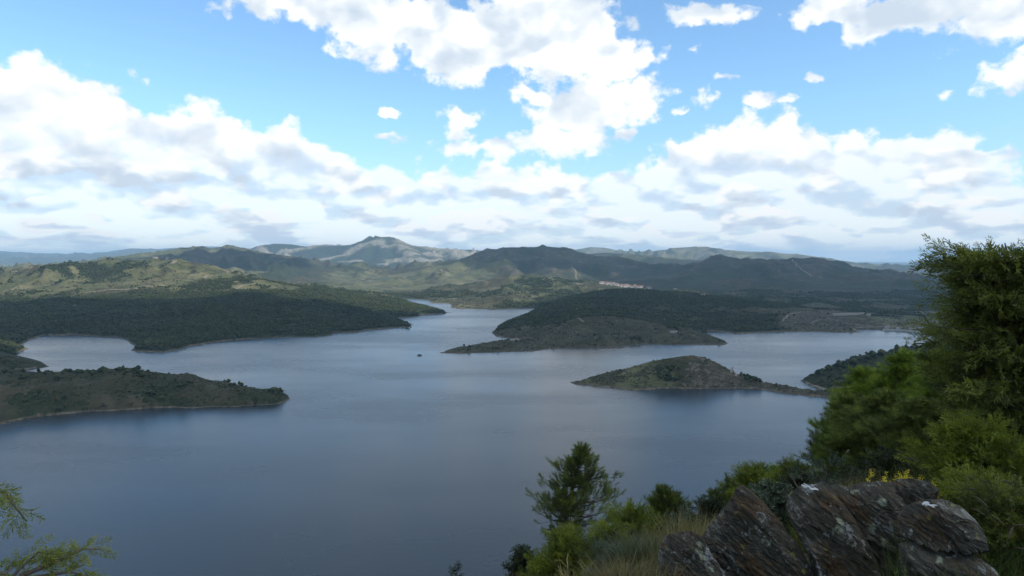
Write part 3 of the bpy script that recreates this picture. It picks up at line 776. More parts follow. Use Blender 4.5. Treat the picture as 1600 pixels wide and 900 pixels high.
# ---- foliage colours
def leaf_mat(name, dark, mid, light, trans=0.25, scale=0.0):
    m_, g, b, out = material(name, 0.6, 0.3)
    oi = g.node('ShaderNodeObjectInfo')
    a_ = g.node('ShaderNodeAttribute'); a_.attribute_name = 'tone'
    geo_ = g.node('ShaderNodeNewGeometry')
    f_ = S(g, a_.outputs['Fac'])
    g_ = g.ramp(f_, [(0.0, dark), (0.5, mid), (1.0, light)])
    g.set(b.inputs['Base Color'], g_)
    t_ = g.node('ShaderNodeBsdfTranslucent'); mx = g.node('ShaderNodeMixShader'); mx.inputs[0].default_value = trans
    g.set(t_.inputs[0], g.mix(1.0, g_, (1.35, 1.5, 0.7), 'MULTIPLY'))
    g.nt.links.new(b.outputs[0], mx.inputs[1]); g.nt.links.new(t_.outputs[0], mx.inputs[2]); g.nt.links.new(mx.outputs[0], out.inputs['Surface'])
    return m_
m_far_leaf = bpy.data.materials.new('distant_foliage')
m_far_leaf, g, b, _ = material('distant_foliage', 0.9, 0.1)
oi = g.node('ShaderNodeObjectInfo'); rnd = S(g, oi.outputs['Random'])
tc_ = g.node('ShaderNodeTexCoord')
nn = g.noise(S(g, tc_.outputs['Object']), 4.0, 3, 0.6)
g.set(b.inputs['Base Color'], g.ramp(rnd * 0.6 + nn * 0.5, [(0.2, (0.018, 0.027, 0.011)), (0.5, (0.032, 0.042, 0.017)), (0.8, (0.052, 0.058, 0.024)), (1.0, (0.070, 0.068, 0.032))]))
m_scrub, g, b, _ = material('distant_scrub', 0.9, 0.1)
oi = g.node('ShaderNodeObjectInfo'); rnd = S(g, oi.outputs['Random'])
g.set(b.inputs['Base Color'], g.ramp(rnd, [(0.0, (0.024, 0.029, 0.014)), (0.5, (0.045, 0.046, 0.022)), (0.8, (0.068, 0.060, 0.030)), (1.0, (0.095, 0.075, 0.040))]))

import bmesh
def far_crown(seed, tall=1.0, wide=1.0, rag=0.35, sub=2, mat=None, trunk=0.25):
    """unit-height tree: a ragged crown over a short trunk"""
    rr = np.random.default_rng(seed)
    bm = bmesh.new(); bmesh.ops.create_icosphere(bm, subdivisions=sub, radius=1.0)
    for v in bm.verts:
        c = v.co.copy(); k = 1.0 + rag * (rr.random() - 0.5) * 2
        n_ = float(fbm(np.array([c.x * 1.7 + seed]), np.array([c.y * 1.7 + c.z * 1.3]), 2, 0.5, seed)[0])
        k += n_ * 0.7
        hz = (c.z + 1) / 2
        w = wide * (0.62 + 0.5 * math.sin(math.pi * min(1, hz * 0.85 + 0.15)) - 0.45 * hz ** 2.2)
        v.co = Vector((c.x * w * k * 0.5, c.y * w * k * 0.5, trunk * 0.6 + hz * (1 - trunk * 0.6) * (1 + 0.1 * (k - 1)))) * 1.0
    me = bpy.data.meshes.new('tree_crown'); bm.to_mesh(me); bm.free()
    mb = MB(); mb.v = [tuple(v.co) for v in me.vertices]; mb.f = [tuple(p_.vertices) for p_ in me.polygons]; mb.mi = [0] * len(mb.f)
    mb.tube([(0, 0, -0.15), (0, 0, 0.45)], [0.035, 0.02], 5, 1)
    bpy.data.meshes.remove(me)
    return mb.mesh('pine_tree', [mat or m_far_leaf, m_bark0])
m_bark0 = plain('bark', (0.10, 0.075, 0.055), 0.9)
trees_far = [far_crown(s_, 1, w_, 0.30, 2) for s_, w_ in ((1, 0.75), (2, 0.9), (3, 0.6), (4, 1.0))]
scrub_far = [far_crown(s_ + 20, 1, w_, 0.35, 1, m_scrub, 0.0) for s_, w_ in ((1, 1.6), (2, 2.0), (3, 1.3))]

def scatter(name, pts, scl, meshes, seed):
    """one object of instanced plants (nobody could count them)"""
    n = len(pts)
    me = bpy.data.meshes.new(name); me.vertices.add(n); me.vertices.foreach_set('co', np.asarray(pts, np.float32).ravel())
    rr = np.random.default_rng(seed)
    a = me.attributes.new('scl', 'FLOAT', 'POINT'); a.data.foreach_set('value', np.asarray(scl, np.float32))
    a = me.attributes.new('rotz', 'FLOAT', 'POINT'); a.data.foreach_set('value', (rr.random(n) * 6.28).astype(np.float32))
    a = me.attributes.new('pick', 'INT', 'POINT'); a.data.foreach_set('value', rr.integers(0, len(meshes), n).astype(np.int32))
    o = bpy.data.objects.new(name, me); COL.objects.link(o); o['kind'] = 'stuff'
    ng = bpy.data.node_groups.new(name, 'GeometryNodeTree')
    ng.interface.new_socket('Geometry', in_out='INPUT', socket_type='NodeSocketGeometry')
    ng.interface.new_socket('Geometry', in_out='OUTPUT', socket_type='NodeSocketGeometry')
    N = ng.nodes.new; L = ng.links.new
    gi = N('NodeGroupInput'); go = N('NodeGroupOutput')
    g2i = N('GeometryNodeGeometryToInstance')
    for m_ in reversed(meshes):
        src = bpy.data.objects.new('plant_source', m_)       # only a carrier of its mesh, not linked to the scene
        oi = N('GeometryNodeObjectInfo'); oi.inputs['Object'].default_value = src; oi.inputs['As Instance'].default_value = False
        L(oi.outputs['Geometry'], g2i.inputs[0])
    iop = N('GeometryNodeInstanceOnPoints'); iop.inputs['Pick Instance'].default_value = True
    def at(nm, ty='FLOAT'):
        q = N('GeometryNodeInputNamedAttribute'); q.data_type = ty; q.inputs['Name'].default_value = nm; return q.outputs['Attribute']
    cx = N('ShaderNodeCombineXYZ'); L(at('rotz'), cx.inputs[2])
    L(gi.outputs[0], iop.inputs['Points']); L(g2i.outputs[0], iop.inputs['Instance']); L(at('pick', 'INT'), iop.inputs['Instance Index'])
    L(cx.outputs[0], iop.inputs['Rotation']); L(at('scl'), iop.inputs['Scale']); L(iop.outputs[0], go.inputs[0])
    md = o.modifiers.new('plants', 'NODES'); md.node_group = ng
    return o

def grid_lookup(arr, x, y):
    fi, fj = grid_ij(x, y)
    return arr[np.clip(np.rint(fj).astype(int), 0, NR - 1), np.clip(np.rint(fi).astype(int), 0, NA - 1)]
def sample_land(n, f0, f1, seed, tanmax=0.86):
    rr = np.random.default_rng(seed)
    f = np.sqrt(rr.random(n) * (f1 ** 2 - f0 ** 2) + f0 ** 2)
    t = (rr.random(n) * 2 - 1) * tanmax
    x = f * t; y = f
    z = height_at(x, y)
    lk = grid_lookup(dsh, x, y)
    steep_ = grid_lookup(steep, x, y)
    return x, y, z, lk, rr
# woods
def band(n, f0, f1, seed, smin, smax, thr, clump=40.0):
    x, y, z, lk, rr = sample_land(n, f0, f1, seed)
    fo = grid_lookup(forest, x, y) + fbm(x / clump, y / clump, 3, 0.6, seed) * 0.7
    ok = (z > 3.0) & (lk > 1.5) & (fo + (rr.random(n) - 0.5) * 0.25 > thr)
    s_ = smin + (smax - smin) * rr.random(n) ** 1.4
    return np.stack([x, y, z - 0.4], 1)[ok], s_[ok]
def woods(name, specs, meshes, seed):
    a = [band(*q) for q in specs]
    return scatter(name, np.concatenate([q[0] for q in a]), np.concatenate([q[1] for q in a]), meshes, seed)
o_ = woods('pine_wood', [(12000, 900, 1300, 11, 3.2, 8.0, 0.78), (40000, 1400, 1900, 12, 3.6, 8.0, 0.62), (100000, 1900, 2700, 13, 4.2, 8.2, 0.62), (100000, 2700, 3900, 14, 5, 9, 0.66, 90.0)], trees_far, 1)
print('wood', len(o_.data.vertices))
def scrub(n, f0, f1, seed, s0, s1, p):
    x, y, z, lk, rr = sample_land(n, f0, f1, seed)
    ok = (z > 2.0) & (lk > 0.8) & (rr.random(n) < p * np.clip(0.55 + fbm(x / 50, y / 50, 3, 0.6, seed) * 1.8, 0.02, 1))
    return np.stack([x, y, z - 0.25], 1)[ok], (s0 + (s1 - s0) * rr.random(n) ** 2)[ok]
a = [scrub(70000, 900, 1320, 31, 0.6, 2.4, 1.0), scrub(60000, 1400, 2100, 32, 1.0, 3.2, 0.9), scrub(36000, 2100, 3600, 33, 1.8, 4.5, 0.7)]
o_ = scatter('scrub', np.concatenate([q[0] for q in a]), np.concatenate([q[1] for q in a]), scrub_far, 2)
print('scrub', len(o_.data.vertices))

# trees one can pick out on the skylines and in small clumps
def lone(pts, label, group, hmin, hmax, f=None):
    for px_, py_ in pts:
        h_ = hit(px_, py_ + 3)
        if h_[2] < 0.5 or h_[1] > 3500: 
            h_ = hit(px_, py_ + 6)
        o = thing('pine_tree', label, 'tree', h_ - np.array([0, 0, 0.5]), R.random() * 6.28, group, trees_far[R.randrange(4)])
        s_ = R.uniform(hmin, hmax); o.scale = (s_ * R.uniform(0.9, 1.2), s_ * R.uniform(0.9, 1.2), s_)
lone([(161, 579)], 'largest round tree standing on the crest of the left spit', None, 10.5, 10.5)
lone([(194, 584), (213, 585), (222, 586), (233, 587), (244, 588), (258, 590), (274, 592), (300, 597), (344, 602), (352, 604), (180, 583), (140, 580), (122, 580), (98, 579), (70, 578)], 'small dark tree on the skyline of the left spit', 'trees on the crest of the left spit', 3.5, 6.5)
lone([(1030 + R.random() * 32, 572 + R.random() * 24) for _ in range(26)], 'dark pine in the clump on the sunny side of the island', 'pines in the island clump', 7, 11)
lone([(1158, 585), (1163, 586), (1168, 588), (1172, 590), (1177, 591), (1182, 593), (1187, 595), (1166, 592), (1174, 595)], 'dark pine in the row at the right foot of the island', 'pines at the right end of the island', 6, 9)
lone([(725, 538), (733, 537)], 'single round tree on the low tip of the peninsula', 'trees on the tip of the peninsula', 5, 7)
lone([(634, 507), (638, 508), (642, 509), (630, 506), (694, 487), (688, 486), (683, 486)], 'dark tree at the water edge on the tip of the left headland', 'trees on the tip of the left headland', 8, 12)
lone([(1273 + i * 11.5 + R.random() * 5, 583 - i * 3.4) for i in range(13)], 'pine on the skyline of the wooded headland at right', 'pines on the skyline of the wooded headland', 8, 12)
lone([(812, 499), (818, 497), (824, 495), (830, 493), (800, 502), (1124, 531)], 'dark tree on the shore of the peninsula', 'trees along the peninsula shore', 7, 11)

# tracks of bare earth
def track(pts, width, lift=0.6):
    q = np.array([hit(*p_) for p_ in pts])
    t = np.concatenate([[0], np.cumsum(np.hypot(*np.diff(q[:, :2], axis=0).T))])
    n = max(8, int(t[-1] / 12))
    s_ = np.linspace(0, t[-1], n)
    x = np.interp(s_, t, q[:, 0]) ; y = np.interp(s_, t, q[:, 1])
    x = x + fbm(s_ / 60, s_ * 0, 2, 0.5, 5) * width * 1.0; y = y + fbm(s_ / 60, s_ * 0 + 7, 2, 0.5, 6) * width * 1.0
    tx, ty = np.gradient(x), np.gradient(y); l_ = np.hypot(tx, ty) + 1e-6; nx, ny = -ty / l_, tx / l_
    w_ = width * (0.8 + 0.4 * rng.random(n)) / 2
    L_ = np.stack([x + nx * w_, y + ny * w_], 1); R_ = np.stack([x - nx * w_, y - ny * w_], 1)
    co = np.concatenate([np.c_[L_, height_at(L_[:, 0], L_[:, 1]) + lift], np.c_[x, y, height_at(x, y) + lift], np.c_[R_, height_at(R_[:, 0], R_[:, 1]) + lift]])
    f = [(i, i + n, i + n + 1, i + 1) for i in range(n - 1)] + [(i + n, i + 2 * n, i + 2 * n + 1, i + n + 1) for i in range(n - 1)]
    me = mesh_np('dirt_track', co, np.array(f), m_track, True)
    o = bpy.data.objects.new('dirt_track', me); COL.objects.link(o); o['kind'] = 'structure'
for a_ in [([(0, 486), (20, 484), (48, 481), (80, 478), (130, 477), (200, 477), (228, 476), (240, 473)], 9), ([(114, 463), (135, 457), (165, 454), (200, 453), (230, 449), (258, 446)], 13),
           ([(290, 438), (310, 436), (326, 430)], 14), ([(345, 458), (365, 452), (380, 446), (398, 443)], 9), ([(896, 471), (897, 476), (901, 482), (903, 486)], 9), ([(900, 496), (905, 499), (911, 504)], 6),
           ([(1238, 405), (1243, 412), (1251, 420), (1262, 427), (1285, 435)], 10), ([(925, 441), (912, 444), (900, 443)], 16), ([(1222, 503), (1229, 494), (1240, 489), (1252, 488)], 6),
           ([(1262, 507), (1280, 499), (1310, 502), (1340, 508), (1385, 511)], 5), ([(893, 414), (900, 425), (903, 440)], 6), ([(1037, 484), (1052, 491), (1062, 496)], 6),
           ([(1085, 459), (1100, 461), (1117, 460)], 9), ([(0, 425), (25, 423), (45, 419)], 20), ([(240, 402), (262, 404), (272, 412)], 20)]:
    track(*a_)
# rough track round the foot of the wooded headland
track([(1258, 598), (1268, 603), (1285, 608), (1320, 613), (1360, 616)], 5, 0.5)

# ---- village on the far slope
def house_mesh(l, w, h, r):
    mb = MB(); mb.box((0, 0, h / 2 - 1), (l, w, h + 2), mi=0)
    x, y = l / 2 + .4, w / 2 + .5
    mb.add([(-x, -y, h), (x, -y, h), (x, y, h), (-x, y, h), (-x, 0, h + r), (x, 0, h + r)], [(0, 1, 5, 4), (2, 3, 4, 5), (0, 4, 3), (1, 2, 5), (0, 3, 2, 1)], 1)
    for k in range(max(2, int(l / 3.5))):
        xx = -l / 2 + (k + .5) * l / max(2, int(l / 3.5))
        for zz in ((1.5, 4.2) if h > 5 else (1.5,)):
            for sy in (-1, 1): mb.box((xx, sy * (w / 2 + .02), zz), (1.0, 0.1, 1.2), mi=2)
    mb.box((l * 0.25, 0.8, h + r * 0.9), (0.9, 0.9, 1.6), mi=0)
    return mb.mesh('village_house', [m_white, m_roof, m_dark])
hm = [house_mesh(12, 8, 6, 2.2), house_mesh(16, 9, 5.5, 2.4), house_mesh(10, 9, 7, 2.0), house_mesh(20, 9, 4, 2.0)]
for k in range(54):
    t = R.random()
    px_ = 938 + 84 * t; yb = 441.5 + 9.0 * t ** 1.2
    h_ = hit(px_, yb + R.uniform(0.2, 4.2) * (1 - abs(t - 0.45)), 3300)
    if 3600 < h_[1] < 5200:
        o = thing('village_house', 'small white house with a red tiled roof in the distant village', 'house', h_, R.uniform(-0.6, 0.6), 'houses of the distant village', hm[R.randrange(4)])
        s_ = R.uniform(1.0, 1.5); o.scale = (s_, s_, s_)
for px_, py_, lab in ((1055, 452, 'long white farm building to the right of the distant village'), (1097, 462, 'white shed on the crest of the dark wooded ridge'), (1052, 520, 'pale hut low on the slope of the peninsula'), (804, 532, 'pale hut behind the low tip of the peninsula')):
    thing('hut', lab, 'building', hit(px_, py_), 0.3, None, hm[3] if px_ < 1100 else hm[0])

# ---- radio mast on the left hill
h_ = hit(247, 402.5)
t = thing('radio_mast', 'thin red and white lattice radio mast on top of the left hill', 'mast', h_, 0.2)
for k in range(3):
    a_ = k * 2.094
    part('leg', MB().tube([(2.2 * math.cos(a_), 2.2 * math.sin(a_), -1), (0.5 * math.cos(a_), 0.5 * math.sin(a_), 44)], [0.35, 0.22], 5).mesh('leg', m_steel), t)
mb = MB()
for j in range(11):
    z0 = j * 4.0; r0 = 2.2 - 1.7 * z0 / 44; r1 = 2.2 - 1.7 * (z0 + 4) / 44
    for k in range(3):
        a_, c_ = k * 2.094, (k + 1) * 2.094
        mb.tube([(r0 * math.cos(a_), r0 * math.sin(a_), z0), (r1 * math.cos(c_), r1 * math.sin(c_), z0 + 4)], 0.14, 4)
part('lattice', mb.mesh('lattice', m_steel), t); t.children[-1]['kind'] = 'stuff'
part('antenna', MB().tube([(0, 0, 43), (0, 0, 52)], [0.25, 0.1], 5).mesh('antenna', m_steel), t)
thing('mast_hut', 'pale equipment hut beside the radio mast', 'hut', hit(243, 403.5), 0.2, None, hm[1])

# ---- works above the dam, the dam and its quay
def wall_between(name, p0, p1, h, w, cap, label, cat, sink=3.0):
    p0, p1 = np.array(p0), np.array(p1); c = (p0 + p1) / 2; l_ = float(np.hypot(*(p1 - p0)[:2])); rz = math.atan2(p1[1] - p0[1], p1[0] - p0[0])
    t = thing(name, label, cat, (c[0], c[1], min(p0[2], p1[2])), rz)
    part('wall', MB().box((0, 0, (h - sink) / 2), (l_, w, h + sink)).mesh('wall', m_stone), t)
    part('coping', MB().box((0, 0, h + cap / 2 + .003), (l_ + .4, w + .5, cap)).mesh('coping', m_conc), t)
    nb = max(3, int(l_ / 9)); bm_ = MB().box((0, 0, (h - sink) / 2 - .3), (1.1, 1.0, h + sink - 0.9)).mesh('buttress', m_stone)
    for k in range(nb): part('buttress', bm_, t, (-l_ / 2 + (k + .5) * l_ / nb, -w / 2 - 0.45, 0))
    return t
a0, a1 = hit(1301, 493.0), hit(1350, 490.5); a1[2] = a0[2] = max(a0[2], a1[2])
wall_between('retaining_wall', a0, a1, 4.0, 2.5, 0.5, 'long pale retaining wall on top of the bare rocky hill', 'wall')
th = hit(1357, 493.5); t = thing('stone_building', 'ruined square stone building at the end of the retaining wall', 'building', th, 0.2)
part('wall', MB().box((0, 0, 2.5), (11, 8, 8)).mesh('wall', m_stone), t)
part('window', MB().box((-2.5, -4.02, 4), (1.6, .2, 2)).mesh('window', m_dark), t); part('window', MB().box((2.5, -4.02, 4), (1.6, .2, 2)).mesh('window', m_dark), t)
# curved dam
dp = [W(px_, py_) for px_, py_ in ((1380, 516.2), (1400, 516.8), (1420, 518.6), (1440, 521.2), (1465, 525), (1500, 530))]
t = thing('dam', 'curved pale dam crest holding back the far end of the lake', 'dam', (0, 0, 0))
mb = MB(); mq = MB(); n = len(dp)
for k in range(n - 1):
    p0, p1 = dp[k], dp[k + 1]; c = (p0 + p1) / 2; l_ = float(np.hypot(*(p1 - p0)[:2])); rz = math.atan2(p1[1] - p0[1], p1[0] - p0[0])
    part('wall', MB().box((0, 0, -0.5), (l_ + .8, 7 + k * .01, 9)).mesh('wall', m_conc), t, (c[0], c[1], 0), (0, 0, rz))
    part('parapet', MB().box((0, -3.1, 4.6), (l_ + .4, .5, 1.2)).mesh('parapet', m_conc), t, (c[0], c[1], k * .004), (0, 0, rz))
dk = W(1404, 516.9)
t = thing('gate_house', 'small white gate house standing on the dam', 'building', (dk[0], dk[1] + 2, 4.0), 0.1)
part('wall', MB().box((0, 0, 2.2), (9, 5, 4.4)).mesh('wall', m_white), t); part('roof', MB().box((0, 0, 4.65), (10, 6, .5)).mesh('roof', m_conc), t); part('door', MB().box((0, -2.53, 1.2), (1.4, .1, 2.4)).mesh('door', m_dark), t)
for px_, py_, lab in ((1386, 512.5, 'white house on the shore to the left of the dam'), (1425, 514.5, 'white house behind the middle of the dam'), (1440, 513, 'long white house behind the right end of the dam')):
    thing('shore_house', lab, 'house', hit(px_, py_), R.uniform(-.3, .3), None, hm[R.randrange(3)])
track([(1330, 514.5), (1338, 513), (1350, 511.5), (1380, 511), (1410, 511.5)], 6, .5)
# rock pinnacle on the island
def rocklet(name, label, cat, loc, dims, seed, lean=(0, 0), mat=None):
    bm = bmesh.new(); bmesh.ops.create_icosphere(bm, subdivisions=3, radius=1.0)
    for v in bm.verts:
        c = v.co; n_ = float(ridged(np.array([c.x * 1.3 + seed]), np.array([c.y * 1.3 + c.z]), 4, 0.55, seed)[0]) - 0.4
        k = 1 + 0.5 * n_
        hz = (c.z + 1) / 2
        v.co = Vector((c.x * dims[0] * k * (1.15 - .5 * hz) + lean[0] * hz, c.y * dims[1] * k * (1.15 - .5 * hz) + lean[1] * hz, (hz - 0.25) * dims[2] * (1 + .3 * n_)))
    me = bpy.data.meshes.new(name); bm.to_mesh(me); bm.free(); me.materials.append(mat or m_stone)
    return thing(name, label, cat, loc, 0, None, me)
rocklet('rock_pinnacle', 'pale rock pinnacle leaning out near the right end of the island', 'rock', hit(1141, 582), (2.2, 2.2, 12), 3, (4.5, 0))
rocklet('rock_pinnacle', 'small pale boulder below the rock pinnacle on the island', 'rock', hit(1150, 587), (2.5, 2.5, 4), 5)
rocklet('shore_rock', 'low dark rock breaking the water in the middle of the lake', 'rock', (ix_, iy_, 0.3), (5, 4, 3.2), 8, (0, 0), plain('wet_rock', (0.06, 0.055, 0.045), 0.8, 0.4, 0.8))

# ================================================================ foreground: the viewpoint's own slope
sil = [(-1100, 1250), (300, 1020), (620, 945), (720, 908), (800, 899), (850, 896), (900, 884), (950, 862), (1000, 840), (1050, 822), (1120, 803), (1180, 792), (1230, 786),
       (1280, 768), (1330, 752), (1400, 738), (1460, 728), (1520, 718), (1600, 705), (2000, 640), (2700, 600)]
s_az = []; s_t = []
for a_, b_ in sil:
    d = ray(a_, b_); s_az.append(math.atan2(d[0], d[1])); s_t.append(-d[2] / math.hypot(d[0], d[1]))
s_az = [-math.pi, -2.2, -1.5] + s_az + [1.7, 2.3, math.pi]; s_t = [-0.12, 0.25, 0.55] + s_t + [0.08, -0.05, -0.12]
def near_z(x, y):
    x = np.asarray(x, float); y = np.asarray(y, float)
    r = np.hypot(x, y); t = np.interp(np.arctan2(x, y), s_az, s_t)
    tt = np.maximum(t, 0.02)
    zr = -((1.68 ** 10 + (tt * r) ** 10) ** 0.1) + np.where(t < 0.02, (0.02 - t) * r, 0)
    zr = zr - np.clip(r - 42.0, 0, None) * 0.29
    zr = zr + (fbm(x / 1.6, y / 1.6, 4, 0.55, 400) * 0.10 - 0.08) * np.clip(r / 3.0, 0, 1) + fbm(x / 9.0, y / 9.0, 3, 0.5, 410) * np.clip(r / 40.0, 0, 1) * 1.6 - np.clip(r / 40.0, 0, 1) * 0.8
    return EYE + zr
naz = np.linspace(-math.pi, math.pi, 361)[:-1]; nr_ = np.concatenate([[0.0], np.geomspace(0.4, 470, 150)])
A2, R2 = np.meshgrid(naz, nr_); xx, yy = R2 * np.sin(A2), R2 * np.cos(A2)
zz = np.maximum(near_z(xx, yy), -8.0)
idx = np.arange(A2.size).reshape(A2.shape)
q = np.stack([idx[:-1], np.roll(idx, -1, 1)[:-1], np.roll(idx, -1, 1)[1:], idx[1:]], -1).reshape(-1, 4)
m_soil, g, b, _ = material('hillside_soil', 0.95, 0.1)
geo_ = g.node('ShaderNodeNewGeometry'); p_ = S(g, geo_.outputs['Position'])
na = g.noise(p_, 2.2, 6, 0.65); nb = g.noise(p_, 14.0, 5, 0.65)
c = g.ramp(nb, [(0.3, (0.035, 0.030, 0.018)), (0.5, (0.075, 0.062, 0.035)), (0.7, (0.13, 0.11, 0.065))])
c = g.mix(g.ss(na, 0.45, 0.6), c, g.ramp(nb, [(0.3, (0.025, 0.035, 0.012)), (0.7, (0.07, 0.085, 0.03))]))
g.set(b.inputs['Base Color'], c); g.set(b.inputs['Normal'], g.bump(nb * 0.05 + na * 0.1, 1.0, 1.0))
me = mesh_np('hillside', np.stack([xx.ravel(), yy.ravel(), zz.ravel()], 1), q, m_soil, True)
o = bpy.data.objects.new('hillside', me); COL.objects.link(o); o['kind'] = 'structure'

def near_ground(px, r):
    d = ray(px, 450); d = d / math.hypot(d[0], d[1])
    x, y = d[0] * r, d[1] * r
    return np.array([x, y, float(near_z(x, y))])
def PN(px, py, r):
    """sight-line point at horizontal range r"""
    d = ray(px, py); return d * (r / math.hypot(d[0], d[1])) + np.array([0, 0, EYE])

# ---------------------------------------------------------------- schist outcrops
m_rock, g, b, _ = material('lichen_schist', 0.85, 0.3)
tc_ = g.node('ShaderNodeTexCoord'); p_ = S(g, tc_.outputs['Object'])
px_, py_, pz_ = g.sep(p_)
# foliation runs from upper left to lower right across the face
al = px_ * 0.80 - pz_ * 0.60; ac = px_ * 0.60 + pz_ * 0.80
fol = g.vec(al * 2.6, py_ * 3.0, ac * 11.0); fol2 = g.vec(al * 9.0, py_ * 12.0, ac * 40.0)
f1 = g.noise(fol, 1.0, 7, 0.65, 0.8); f2 = g.noise(fol2, 1.0, 6, 0.7, 0.5); bl = g.noise(p_, 5.5, 6, 0.62, 0.6); bl2 = g.noise(g.vec(px_ + 4.0, py_, pz_), 9.0, 6, 0.65, 0.8); sp = g.noise(p_, 60.0, 4, 0.7)
base = g.ramp(f1 * 0.6 + f2 * 0.45, [(0.34, (0.014, 0.011, 0.007)), (0.46, (0.040, 0.034, 0.022)), (0.57, (0.082, 0.071, 0.048)), (0.68, (0.25, 0.23, 0.185))])
rust = g.ramp(f2, [(0.3, (0.045, 0.022, 0.008)), (0.55, (0.10, 0.050, 0.016)), (0.75, (0.20, 0.105, 0.028))])
rs = g.noise(g.vec(al * 3.2 + 5.0, py_ * 4.0, ac * 7.0), 1.0, 7, 0.66, 0.6)
c = g.mix(g.ss(rs + (f2 - 0.5) * 0.5, 0.52, 0.64) * 0.62, base, rust)
grey = g.ramp(sp, [(0.3, (0.16, 0.165, 0.15)), (0.7, (0.36, 0.36, 0.33))])
c = g.mix(g.ss(bl2 + (sp - 0.5) * 0.25 + (f1 - .5) * .3, 0.585, 0.63) * 0.75, c, grey)
v_ = g.voro(g.vec(px_ * 1.0 + bl * 0.1, py_, pz_ + bl2 * .1), 6.0, 'F1')
c = g.mix(g.ss(v_ + (sp - 0.5) * 0.25 + (bl - 0.5) * 0.5, 0.20, 0.12) * g.ss(bl2, 0.47, 0.53) * 0.8, c, g.ramp(sp, [(0.3, (0.20, 0.22, 0.13)), (0.7, (0.42, 0.43, 0.30))]))
v2 = g.voro(g.vec(px_ + 9.0, py_ + bl * .1, pz_ + bl * .2), 9.0, 'F1')
c = g.mix(g.ss(v2 + (sp - 0.5) * 0.25 + (bl2 - 0.5) * 0.5, 0.15, 0.08) * g.ss(bl, 0.47, 0.53) * 0.7, c, g.ramp(sp, [(0.3, (0.15, 0.15, 0.03)), (0.7, (0.33, 0.31, 0.07))]))
g.set(b.inputs['Base Color'], c)
g.set(b.inputs['Normal'], g.bump(f1 * 0.05 + f2 * 0.022 + sp * 0.004, 1.0, 1.0))

def cells(a, b, seed):
    """broken-plate relief: flat tilted facets with sharp borders"""
    ia, ib = np.floor(a), np.floor(b); best = np.full(a.shape, 9e9); out = np.zeros(a.shape); sec = np.full(a.shape, 9e9)
    for p_ in (-1, 0, 1):
        for q_ in (-1, 0, 1):
            h = hash2(ia + p_, ib + q_, seed); h2 = hash2(ia + p_, ib + q_, seed + 77)
            ca = ia + p_ + (h & 0xFFFF) / 65535.0; cb = ib + q_ + ((h >> 16) & 0xFFFF) / 65535.0
            dd = (a - ca) ** 2 + (b - cb) ** 2
            val_ = (h2 & 0xFFFF) / 65535.0 - .5 + (((h2 >> 16) & 0xFF) / 255.0 - .5) * 0.6 * (a - ca) + (((h2 >> 24) & 0xFF) / 255.0 - .5) * 0.35 * (b - cb)
            m = dd < best; sec = np.where(m, best, np.minimum(sec, dd)); out = np.where(m, val_, out); best = np.where(m, dd, best)
    return out, np.sqrt(sec) - np.sqrt(best)
